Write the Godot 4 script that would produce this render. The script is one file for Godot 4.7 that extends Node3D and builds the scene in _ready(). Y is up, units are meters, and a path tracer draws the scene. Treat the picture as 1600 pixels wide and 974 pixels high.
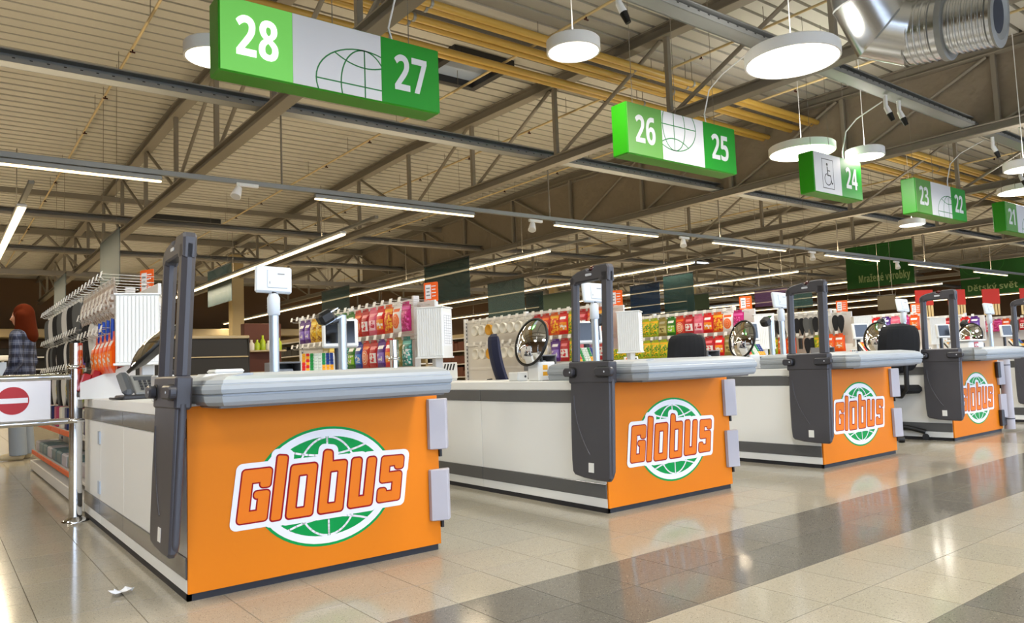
extends Node3D
# Supermarket checkout hall: x runs along the row of checkouts, -z into the shop, y up.

const PITCH := 2.226
const ORD := ["first", "second", "third", "fourth", "fifth", "sixth", "seventh", "eighth", "ninth", "tenth", "eleventh", "twelfth", "thirteenth", "fourteenth", "fifteenth", "sixteenth", "seventeenth", "eighteenth", "nineteenth", "twentieth", "twenty-first", "twenty-second", "twenty-third", "twenty-fourth", "twenty-fifth", "twenty-sixth", "twenty-seventh", "twenty-eighth", "twenty-ninth", "thirtieth"]
const NTH := ["nearest", "second", "third", "fourth", "fifth", "sixth", "seventh"]
var M := {}
var names := {}
var rng := RandomNumberGenerator.new()
var cam: Camera3D

# ---------------------------------------------------------------- mesh builder
class B:
	var v := PackedVector3Array()
	var n := PackedVector3Array()
	var t := PackedVector2Array()
	func tri(a: Vector3, b: Vector3, c: Vector3, na := Vector3.ZERO, nb := Vector3.ZERO, nc := Vector3.ZERO, ta := Vector2.ZERO, tb := Vector2.ZERO, tc := Vector2.ZERO) -> void:
		if na == Vector3.ZERO:
			na = (b - a).cross(c - a).normalized()
			nb = na
			nc = na
		v.append_array([a, c, b])
		n.append_array([na, nc, nb])
		t.append_array([ta, tc, tb])
	func quad(a: Vector3, b: Vector3, c: Vector3, d: Vector3) -> void:
		tri(a, b, c)
		tri(a, c, d)
	func quadt(a: Vector3, b: Vector3, c: Vector3, d: Vector3) -> void:   # with texture corners, a bottom left, counterclockwise
		var z := Vector3.ZERO
		tri(a, b, c, z, z, z, Vector2(0, 1), Vector2(1, 1), Vector2(1, 0))
		tri(a, c, d, z, z, z, Vector2(0, 1), Vector2(1, 0), Vector2(0, 0))
	func quadn(a: Vector3, b: Vector3, c: Vector3, d: Vector3, na: Vector3, nb: Vector3, nc: Vector3, nd: Vector3) -> void:
		tri(a, b, c, na, nb, nc)
		tri(a, c, d, na, nc, nd)
	func box(c: Vector3, s: Vector3, bev := 0.0, bs := Basis.IDENTITY) -> B:
		var h := s * 0.5
		var k := minf(bev, minf(h.x, minf(h.y, h.z)) * 0.98)
		var f := func(x: float, y: float, z: float) -> Vector3: return c + bs * Vector3(x, y, z)
		if k <= 0.0:
			for ax in 3:
				for sg: float in [-1.0, 1.0]:
					var q := []
					for p: Vector2 in [Vector2(-1, -1), Vector2(1, -1), Vector2(1, 1), Vector2(-1, 1)]:
						var w := Vector3.ZERO
						w[ax] = sg * h[ax]
						w[(ax + 1) % 3] = p.x * h[(ax + 1) % 3] * sg
						w[(ax + 2) % 3] = p.y * h[(ax + 2) % 3]
						q.append(c + bs * w)
					quad(q[0], q[1], q[2], q[3])
			return self
		var pt := func(sx: float, sy: float, sz: float, face: int) -> Vector3:
			var w := Vector3(sx * (h.x - k), sy * (h.y - k), sz * (h.z - k))
			w[face] = Vector3(sx, sy, sz)[face] * h[face]
			return c + bs * w
		for ax in 3:
			for sg: float in [-1.0, 1.0]:
				var q := []
				for p: Vector2 in [Vector2(-1, -1), Vector2(1, -1), Vector2(1, 1), Vector2(-1, 1)]:
					var w := Vector3.ZERO
					w[ax] = sg
					w[(ax + 1) % 3] = p.x * sg
					w[(ax + 2) % 3] = p.y
					q.append(pt.call(w.x, w.y, w.z, ax))
				quad(q[0], q[1], q[2], q[3])
		for ax in 3:   # edges along ax
			var a1 := (ax + 1) % 3
			var a2 := (ax + 2) % 3
			for s1: float in [-1.0, 1.0]:
				for s2: float in [-1.0, 1.0]:
					var e := Vector3.ZERO
					e[a1] = s1
					e[a2] = s2
					var lo := e
					lo[ax] = -1.0
					var hi := e
					hi[ax] = 1.0
					var q := [pt.call(lo.x, lo.y, lo.z, a1), pt.call(hi.x, hi.y, hi.z, a1), pt.call(hi.x, hi.y, hi.z, a2), pt.call(lo.x, lo.y, lo.z, a2)]
					if s1 * s2 < 0: q.reverse()
					quad(q[3], q[2], q[1], q[0])
		for sx: float in [-1.0, 1.0]:
			for sy: float in [-1.0, 1.0]:
				for sz: float in [-1.0, 1.0]:
					var q := [pt.call(sx, sy, sz, 0), pt.call(sx, sy, sz, 1), pt.call(sx, sy, sz, 2)]
					if sx * sy * sz < 0: q.reverse()
					tri(q[0], q[1], q[2])
		return self
	static func frame(d: Vector3) -> Array:
		var u := d.cross(Vector3.UP)
		if u.length() < 0.01: u = d.cross(Vector3.RIGHT)
		u = u.normalized()
		return [u, d.cross(u).normalized()]
	func cyl(p: Vector3, q: Vector3, r0: float, r1 := -1.0, k := 14, caps := true) -> B:
		if r1 < 0.0: r1 = r0
		var d := (q - p).normalized()
		var fr := frame(d)
		var u: Vector3 = fr[0]
		var w: Vector3 = fr[1]
		for i in k:
			var a0 := TAU * i / k
			var a1 := TAU * (i + 1) / k
			var e0 := u * cos(a0) + w * sin(a0)
			var e1 := u * cos(a1) + w * sin(a1)
			quadn(p + e0 * r0, p + e1 * r0, q + e1 * r1, q + e0 * r1, e0, e1, e1, e0)
			if caps:
				if r1 > 0.0: _cap(q, q + e0 * r1, q + e1 * r1, d)
				if r0 > 0.0: _cap(p, p + e0 * r0, p + e1 * r0, -d)
		return self
	func _cap(c: Vector3, a: Vector3, b: Vector3, d: Vector3) -> void:
		if (a - c).cross(b - c).dot(d) > 0.0: tri(c, a, b, d, d, d)
		else: tri(c, b, a, d, d, d)
	func tube(path: Array, r: float, k := 8) -> B:
		var rings := []
		var nor := []
		for i in path.size():
			var d: Vector3 = (path[mini(i + 1, path.size() - 1)] - path[maxi(i - 1, 0)]).normalized()
			var fr := frame(d) if i == 0 else []
			var u: Vector3 = fr[0] if i == 0 else (nor[i - 1][0] - d * nor[i - 1][0].dot(d)).normalized()
			var w := d.cross(u).normalized()
			var ring := []
			var ns := []
			for j in k:
				var e := u * cos(TAU * j / k) + w * sin(TAU * j / k)
				ring.append(path[i] + e * r)
				ns.append(e)
			rings.append(ring)
			nor.append(ns)
		for i in path.size() - 1:
			for j in k:
				var m := (j + 1) % k
				quadn(rings[i][j], rings[i][m], rings[i + 1][m], rings[i + 1][j], nor[i][j], nor[i][m], nor[i + 1][m], nor[i + 1][j])
		for j in k:
			var d0: Vector3 = (path[0] - path[1]).normalized()
			_cap(path[0], rings[0][j], rings[0][(j + 1) % k], d0)
			var l := path.size() - 1
			_cap(path[l], rings[l][j], rings[l][(j + 1) % k], (path[l] - path[l - 1]).normalized())
		return self
	func lathe(prof: Array, k: int, x: Transform3D, smooth := true) -> B:   # profile of (radius, y) from bottom to top
		for i in prof.size() - 1:
			var a: Vector2 = prof[i]
			var b: Vector2 = prof[i + 1]
			var m := Vector2(b.y - a.y, a.x - b.x).normalized()
			var ma := m
			var mb := m
			if smooth:
				if i > 0: ma = (m + Vector2(a.y - prof[i - 1].y, prof[i - 1].x - a.x).normalized()).normalized()
				if i < prof.size() - 2: mb = (m + Vector2(prof[i + 2].y - b.y, b.x - prof[i + 2].x).normalized()).normalized()
			for j in k:
				var c0 := Vector2(cos(TAU * j / k), -sin(TAU * j / k))
				var c1 := Vector2(cos(TAU * (j + 1) / k), -sin(TAU * (j + 1) / k))
				var f := func(p: Vector2, c: Vector2) -> Vector3: return Vector3(p.x * c.x, p.y, p.x * c.y)
				var p0: Vector3 = x * f.call(a, c0)
				var p1: Vector3 = x * f.call(a, c1)
				var p2: Vector3 = x * f.call(b, c1)
				var p3: Vector3 = x * f.call(b, c0)
				var n0: Vector3 = (x.basis * f.call(ma, c0)).normalized()
				var n1: Vector3 = (x.basis * f.call(ma, c1)).normalized()
				var n2: Vector3 = (x.basis * f.call(mb, c1)).normalized()
				var n3: Vector3 = (x.basis * f.call(mb, c0)).normalized()
				if b.x > 1e-5: tri(p0, p2, p3, n0, n2, n3)
				if a.x > 1e-5: tri(p0, p1, p2, n0, n1, n2)
		return self
	static func ccw(p: PackedVector2Array) -> PackedVector2Array:
		if Geometry2D.is_polygon_clockwise(p): return p   # Godot's test assumes y down, so this is counterclockwise with y up
		var q := p.duplicate()
		q.reverse()
		return q
	func flat(poly: PackedVector2Array, z: float, x := Transform3D.IDENTITY, back := false) -> B:
		var p := poly
		var id := Geometry2D.triangulate_polygon(p)
		for i in range(0, id.size(), 3):
			var a := p[id[i]]
			var b := p[id[i + 1]]
			var c := p[id[i + 2]]
			if ((b - a).cross(c - a) < 0.0) != back:
				var s := b
				b = c
				c = s
			tri(x * Vector3(a.x, a.y, z), x * Vector3(b.x, b.y, z), x * Vector3(c.x, c.y, z))
		return self
	func prism(poly: PackedVector2Array, d: float, x := Transform3D.IDENTITY, bev := 0.0) -> B:   # z from 0 to d
		var p := poly
		var area := 0.0
		for i in p.size(): area += p[i].cross(p[(i + 1) % p.size()])
		if area < 0.0:
			p = p.duplicate()
			p.reverse()
		var ins := PackedVector2Array()
		for i in p.size():
			var e0 := (p[i] - p[(i - 1 + p.size()) % p.size()]).normalized()
			var e1 := (p[(i + 1) % p.size()] - p[i]).normalized()
			var nn := Vector2(-e0.y, e0.x) + Vector2(-e1.y, e1.x)
			nn = nn.normalized() if nn.length() > 0.01 else Vector2.ZERO
			ins.append(p[i] + nn * bev)
		var id := Geometry2D.triangulate_polygon(p)
		for i in range(0, id.size(), 3):
			var q := [id[i], id[i + 1], id[i + 2]]
			if (p[q[1]] - p[q[0]]).cross(p[q[2]] - p[q[0]]) < 0.0: q.reverse()
			var f := []
			for e in q: f.append(ins[e])
			tri(x * Vector3(f[0].x, f[0].y, d), x * Vector3(f[1].x, f[1].y, d), x * Vector3(f[2].x, f[2].y, d))
			tri(x * Vector3(f[0].x, f[0].y, 0), x * Vector3(f[2].x, f[2].y, 0), x * Vector3(f[1].x, f[1].y, 0))
		for i in p.size():
			var j := (i + 1) % p.size()
			quad(x * Vector3(p[i].x, p[i].y, bev), x * Vector3(p[j].x, p[j].y, bev), x * Vector3(p[j].x, p[j].y, d - bev), x * Vector3(p[i].x, p[i].y, d - bev))
			if bev > 0.0:
				quad(x * Vector3(p[i].x, p[i].y, d - bev), x * Vector3(p[j].x, p[j].y, d - bev), x * Vector3(ins[j].x, ins[j].y, d), x * Vector3(ins[i].x, ins[i].y, d))
				quad(x * Vector3(ins[i].x, ins[i].y, 0), x * Vector3(ins[j].x, ins[j].y, 0), x * Vector3(p[j].x, p[j].y, bev), x * Vector3(p[i].x, p[i].y, bev))
		return self
	func ball(c: Vector3, r: Vector3, k := 12, bs := Basis.IDENTITY) -> B:
		var prof := []
		for i in k / 2 + 1:
			var a := -PI / 2 + PI * i / (k / 2)
			prof.append(Vector2(cos(a), sin(a)))
		return lathe(prof, k, Transform3D(bs * Basis.from_scale(r), c))
	func mesh() -> ArrayMesh:
		var arr := []
		arr.resize(Mesh.ARRAY_MAX)
		arr[Mesh.ARRAY_VERTEX] = v
		arr[Mesh.ARRAY_NORMAL] = n
		arr[Mesh.ARRAY_TEX_UV] = t
		var m := ArrayMesh.new()
		m.add_surface_from_arrays(Mesh.PRIMITIVE_TRIANGLES, arr)
		return m

# ---------------------------------------------------------------- naming helpers
func numbered(called: String) -> String:
	names[called] = names.get(called, -1) + 1
	return called if names[called] == 0 else "%s_%03d" % [called, names[called]]

func tag(o: Node3D, label: String, category: String, group := "") -> Node3D:
	o.set_meta("label", label)
	o.set_meta("category", category)
	if group: o.set_meta("group", group)
	return o

func thing(called: String, label: String, category: String, at := Vector3.ZERO, turn := 0.0, group := "") -> Node3D:
	var o := Node3D.new()
	o.name = numbered(called)
	add_child(o)
	o.position = at
	o.rotation.y = turn
	tag(o, label, category, group)
	return o

func part(called: String, b: Variant, m: Material, parent: Node) -> MeshInstance3D:
	var o := MeshInstance3D.new()
	o.mesh = b.mesh() if b is B else b
	o.material_override = m
	if parent == self: o.name = numbered(called)
	else: o.name = called
	parent.add_child(o, true)
	return o

func struct(called: String, b: Variant, m: Material) -> MeshInstance3D:
	var o := part(called, b, m, self)
	o.set_meta("kind", "structure")
	return o

func dup(src: Node3D, at: Vector3, turn: float, label: String) -> Node3D:
	var o: Node3D = src.duplicate()
	o.name = numbered(String(src.name).rstrip("0123456789_"))
	add_child(o)
	o.position = at
	o.rotation.y = turn
	o.set_meta("label", label)
	return o

func mat(key: String, c: Color, rough := 0.5, metal := 0.0) -> StandardMaterial3D:
	var m := StandardMaterial3D.new()
	m.resource_name = key
	m.albedo_color = c
	m.roughness = rough
	m.metallic = metal
	M[key] = m
	return m

func glow(key: String, c: Color, e: float) -> void:
	var m := mat(key, c, 0.5)
	m.emission_enabled = true
	m.emission = c
	m.emission_energy_multiplier = e

func area(at: Vector3, sz: Vector2, e: float, c: Color, parent: Node = self, rot := Vector3(-PI / 2, 0, 0)) -> void:
	var l := AreaLight3D.new()
	l.name = "lamp_light" if parent != self else numbered("lamp_light")
	l.area_size = sz
	l.light_energy = e
	l.light_color = c
	l.shadow_enabled = true
	l.area_normalize_energy = true
	l.set("area_range", 60.0)
	parent.add_child(l, true)
	l.position = at
	l.rotation = rot

func tex(im: Image) -> ImageTexture:
	return ImageTexture.create_from_image(im)

func text(s: String, h: float, w: float, depth: float, bold := true) -> Array:   # [mesh, transform that makes it h high, w wide, its lower left at the origin]
	var tm := TextMesh.new()
	var f := SystemFont.new()
	f.font_names = PackedStringArray(["Droid Sans"])
	f.font_weight = 700 if bold else 400
	tm.font = f
	tm.text = s
	tm.font_size = 96
	tm.pixel_size = 0.01
	tm.depth = 0.02
	var bb := tm.get_aabb()
	var sc := Vector3(w / bb.size.x, h / bb.size.y, depth / 0.02)
	return [tm, Transform3D(Basis.from_scale(sc), -bb.position * sc)]

func put_text(called: String, s: String, h: float, w: float, x: Transform3D, m: Material, parent: Node) -> void:
	var r := text(s, h, w, 0.003)
	var o := part(called, r[0], m, parent)
	o.transform = x * r[1]

func round_rect(x0: float, y0: float, x1: float, y1: float, r: float, k := 4) -> PackedVector2Array:
	var p := PackedVector2Array()
	for c in [[x1 - r, y0 + r, -PI / 2], [x1 - r, y1 - r, 0.0], [x0 + r, y1 - r, PI / 2], [x0 + r, y0 + r, PI]]:
		for i in k + 1:
			var a: float = c[2] + PI / 2 * i / k
			p.append(Vector2(c[0] + cos(a) * r, c[1] + sin(a) * r))
	return p

func ellipse(cx: float, cy: float, rx: float, ry: float, k := 40) -> PackedVector2Array:
	var p := PackedVector2Array()
	for i in k: p.append(Vector2(cx + cos(TAU * i / k) * rx, cy + sin(TAU * i / k) * ry))
	return p

func strip(b: B, pts: Array, w: float, z: float, x := Transform3D.IDENTITY) -> void:   # flat line of width w
	for i in pts.size() - 1:
		var d: Vector2 = (pts[i + 1] - pts[i]).normalized()
		var s := Vector2(-d.y, d.x) * w / 2
		var e := d * w * 0.2
		b.flat(PackedVector2Array([pts[i] - s - e, pts[i + 1] - s + e, pts[i + 1] + s + e, pts[i] + s - e]), z, x)

# ---------------------------------------------------------------- materials
func speckle(base: Color, spread: float, dots: Array, sd: int) -> ImageTexture:
	var r := RandomNumberGenerator.new()
	r.seed = sd
	var im := Image.create(768, 768, false, Image.FORMAT_RGB8)
	im.fill(base)
	for i in 26000:
		var c: Color = dots[r.randi() % dots.size()]
		var k := r.randi_range(1, 3)
		var q := base.lerp(c, r.randf_range(0.2, 1.0) * spread)
		im.fill_rect(Rect2i(r.randi_range(0, 765), r.randi_range(0, 765), k, r.randi_range(1, 3)), q)
	return tex(im)

func materials() -> void:
	var tile := mat("terrazzo_beige", Color(0.93, 0.93, 0.93), 0.13)
	tile.albedo_texture = speckle(Color(0.67, 0.64, 0.575), 0.9, [Color(0.52, 0.48, 0.40), Color(0.80, 0.77, 0.70), Color(0.45, 0.42, 0.38), Color(0.73, 0.68, 0.57)], 3)
	var dark := mat("terrazzo_grey", Color(0.93, 0.93, 0.93), 0.13)
	dark.albedo_texture = speckle(Color(0.46, 0.445, 0.41), 0.95, [Color(0.26, 0.25, 0.24), Color(0.66, 0.63, 0.57), Color(0.36, 0.34, 0.32), Color(0.55, 0.52, 0.46)], 4)
	for m: StandardMaterial3D in [tile, dark]:
		m.uv1_triplanar = true
		m.uv1_world_triplanar = true
		m.uv1_scale = Vector3(1.1, 1.1, 1.1)
		m.roughness = 0.125
		m.metallic_specular = 0.27
	for k in 2:
		var t2: StandardMaterial3D = tile.duplicate()
		t2.albedo_color = Color(0.945, 0.94, 0.93) if k == 0 else Color(0.915, 0.92, 0.92)
		M["terrazzo_beige%d" % (k + 1)] = t2
		var d2: StandardMaterial3D = dark.duplicate()
		d2.albedo_color = Color(0.96, 0.955, 0.94) if k == 0 else Color(0.90, 0.905, 0.91)
		M["terrazzo_grey%d" % (k + 1)] = d2
	mat("grout", Color(0.56, 0.52, 0.45), 0.6)
	mat("deck", Color(0.71, 0.70, 0.665), 0.6)
	mat("roof", Color(0.45, 0.42, 0.36), 0.8)
	mat("steel", Color(0.50, 0.475, 0.43), 0.5)
	mat("galvanised", Color(0.56, 0.57, 0.57), 0.5, 0.35)
	mat("wall", Color(0.40, 0.31, 0.22), 0.85)
	mat("wall_front_unseen", Color(0.78, 0.76, 0.72), 0.85)
	var cu := mat("curtain", Color(0.50, 0.46, 0.40), 0.8)
	var ns := FastNoiseLite.new()
	ns.seed = 5
	ns.frequency = 0.012
	var nt := NoiseTexture2D.new()
	nt.width = 256
	nt.height = 256
	nt.seamless = true
	nt.noise = ns
	nt.as_normal_map = true
	nt.bump_strength = 10.0
	cu.normal_enabled = true
	cu.normal_texture = nt
	cu.normal_scale = 0.5
	cu.uv1_triplanar = true
	cu.uv1_scale = Vector3(0.35, 0.35, 0.35)
	mat("white_panel", Color(0.885, 0.885, 0.87), 0.35)
	mat("white_metal", Color(0.82, 0.81, 0.79), 0.4)
	mat("white_plastic", Color(0.88, 0.88, 0.86), 0.35)
	mat("band_grey", Color(0.33, 0.33, 0.33), 0.22)
	mat("kick", Color(0.09, 0.09, 0.115), 0.6)
	mat("orange_panel", Color(0.84, 0.465, 0.04), 0.5)
	mat("logo_orange", Color(0.88, 0.46, 0.09), 0.5)
	M.orange_panel.metallic_specular = 0.3
	mat("logo_red", Color(0.58, 0.02, 0.07), 0.5)
	mat("logo_white", Color(0.90, 0.89, 0.89), 0.42)
	mat("logo_green", Color(0.0, 0.56, 0.25), 0.5)
	for k in ["logo_orange", "logo_red", "logo_white", "logo_green"]: M[k].metallic_specular = 0.28
	mat("bumper", Color(0.60, 0.625, 0.645), 0.42)
	mat("flap", Color(0.68, 0.665, 0.685), 0.45)
	mat("antenna", Color(0.235, 0.23, 0.25), 0.42)
	mat("antenna_dark", Color(0.19, 0.19, 0.215), 0.4)
	mat("lens_red", Color(0.22, 0.02, 0.03), 0.12)
	mat("badge", Color(0.80, 0.82, 0.85), 0.3, 0.3)
	mat("black", Color(0.025, 0.025, 0.03), 0.5)
	mat("black_fabric", Color(0.035, 0.035, 0.045), 0.9)
	mat("blue_fabric", Color(0.06, 0.08, 0.20), 0.9)
	mat("dark_grey", Color(0.16, 0.16, 0.17), 0.45)
	mat("mid_grey", Color(0.45, 0.45, 0.46), 0.45)
	mat("phone_grey", Color(0.26, 0.27, 0.28), 0.45)
	mat("phone_face", Color(0.50, 0.50, 0.48), 0.45)
	mat("aluminium", Color(0.72, 0.76, 0.80), 0.3, 0.55)
	mat("chrome", Color(0.90, 0.90, 0.90), 0.06, 1.0)
	mat("mirror", Color(0.93, 0.93, 0.93), 0.015, 1.0)
	mat("wire", Color(0.72, 0.71, 0.68), 0.3, 0.8)
	mat("duct", Color(0.80, 0.81, 0.82), 0.24, 1.0)
	mat("duct_inside_shade", Color(0.12, 0.15, 0.22), 0.6)
	mat("pipe_yellow", Color(0.74, 0.60, 0.28), 0.35)
	mat("pipe_cream", Color(0.76, 0.68, 0.50), 0.45)
	mat("screen", Color(0.055, 0.055, 0.06), 0.1)
	mat("display_grey", Color(0.82, 0.85, 0.88), 0.4)
	mat("card_orange", Color(0.94, 0.38, 0.05), 0.5)
	mat("print_grey", Color(0.55, 0.55, 0.55), 0.6)
	mat("sign_red", Color(0.66, 0.015, 0.055), 0.45)
	mat("sign_white", Color(0.89, 0.89, 0.90), 0.4)
	mat("sign_green", Color(0.10, 0.58, 0.13), 0.38)
	mat("sign_pale", Color(0.40, 0.63, 0.30), 0.38)
	mat("sign_side", Color(0.16, 0.58, 0.05), 0.35)
	mat("sign_line", Color(0.18, 0.52, 0.27), 0.5)
	glow("sign_lit", Color(0.42, 0.74, 0.32), 0.32)
	glow("sign_number_lit", Color(0.95, 1.0, 0.95), 1.0)
	mat("banner_green", Color(0.03, 0.30, 0.05), 0.6)
	mat("banner_dark_green", Color(0.012, 0.13, 0.02), 0.75)
	mat("banner_text", Color(0.58, 0.66, 0.45), 0.6)
	mat("banner_line", Color(0.16, 0.48, 0.14), 0.6)
	mat("banner_red", Color(0.74, 0.13, 0.02), 0.7)
	mat("banner_cream", Color(0.85, 0.72, 0.48), 0.6)
	mat("banner_brown", Color(0.25, 0.22, 0.16), 0.7)
	for q in [["teal", Color(0.015, 0.22, 0.24, 0.74)], ["teal_blue", Color(0.01, 0.22, 0.40, 0.72)], ["teal_grey", Color(0.08, 0.22, 0.25, 0.70)], ["purple_film", Color(0.22, 0.12, 0.28, 0.75)]]:
		var tm := mat(q[0], q[1], 0.55)
		tm.transparency = BaseMaterial3D.TRANSPARENCY_ALPHA
	var cg := mat("clear_glass", Color(1, 1, 1, 0.03), 0.02)
	cg.transparency = BaseMaterial3D.TRANSPARENCY_ALPHA
	glow("disc_glow", Color(1.0, 0.97, 0.91), 3.2)
	glow("tube_glow", Color(1.0, 0.89, 0.68), 3.0)
	glow("skylight_glow", Color(0.85, 0.92, 1.0), 1.3)
	mat("skylight_pane", Color(0.62, 0.68, 0.78), 0.25)
	mat("lamp_white", Color(0.94, 0.945, 0.95), 0.45)
	mat("column", Color(0.72, 0.64, 0.47), 0.7)
	mat("freezer_dark", Color(0.07, 0.055, 0.035), 0.7)
	mat("freezer_trim", Color(0.62, 0.55, 0.40), 0.4)
	mat("orange_wall", Color(0.32, 0.14, 0.04), 0.7)
	mat("price_rail", Color(0.85, 0.35, 0.12), 0.45)
	mat("skin", Color(0.74, 0.53, 0.42), 0.6)
	mat("hair_red", Color(0.27, 0.09, 0.018), 0.8).metallic_specular = 0.15
	mat("denim", Color(0.50, 0.53, 0.56), 0.85)
	mat("shoe", Color(0.72, 0.66, 0.53), 0.6)
	mat("paper", Color(0.9, 0.9, 0.9), 0.8)
	var pl := mat("plaid", Color.WHITE, 0.85)
	var im := Image.create(64, 64, false, Image.FORMAT_RGB8)
	for y in 64:
		for x in 64:
			var k := (1 if x % 32 < 13 else 0) + (1 if y % 32 < 13 else 0)
			var c := Color(0.035, 0.045, 0.10) if k == 2 else Color(0.075, 0.10, 0.20) if k == 1 else Color(0.30, 0.33, 0.42)
			if x % 32 == 22 or y % 32 == 22: c = c.lerp(Color(0.75, 0.75, 0.78), 0.55)
			im.set_pixel(x, y, c)
	pl.albedo_texture = tex(im)
	pl.uv1_triplanar = true
	pl.uv1_scale = Vector3(5, 5, 5)

# ---------------------------------------------------------------- camera, sky, large lights
func camera_and_light() -> void:
	cam = Camera3D.new()
	cam.name = "camera"
	cam.position = Vector3(-0.76927, 0.83936, 3.07406)
	cam.rotation = Vector3(0.0736076, -0.656936, -0.0386811)
	cam.fov = 45.1388
	cam.near = 0.05
	cam.far = 200.0
	add_child(cam)
	cam.make_current()
	var we := WorldEnvironment.new()
	we.name = "environment"
	var e := Environment.new()
	e.background_mode = Environment.BG_COLOR
	e.background_color = Color(0.80, 0.88, 1.0)
	e.background_energy_multiplier = DAYLIGHT
	e.tonemap_mode = Environment.TONE_MAPPER_LINEAR
	e.tonemap_exposure = EXPOSURE
	e.sdfgi_enabled = true
	e.ssao_enabled = true
	e.ssil_enabled = true
	we.environment = e
	add_child(we)

const EXPOSURE := 1.6
const DAYLIGHT := 4.7
const DISC_BIG := 6.0       # light energies, down and the added upward fill for the roof deck
const DISC_SMALL := 3.0 
const DISC_FILL_UP := 1.3 
const TUBE := 6.0 
const TUBE_FILL_UP := 2.0 
const ROW := 36.0 
const ROW_FILL_UP := 6.5 
const DISC_COLOR := Color(1.0, 0.975, 0.93)
const TUBE_COLOR := Color(1.0, 0.92, 0.78)

# ---------------------------------------------------------------- hall
func deck_y(z: float) -> float:
	return 6.02 - 0.02 * absf(z + 11.8)

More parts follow.
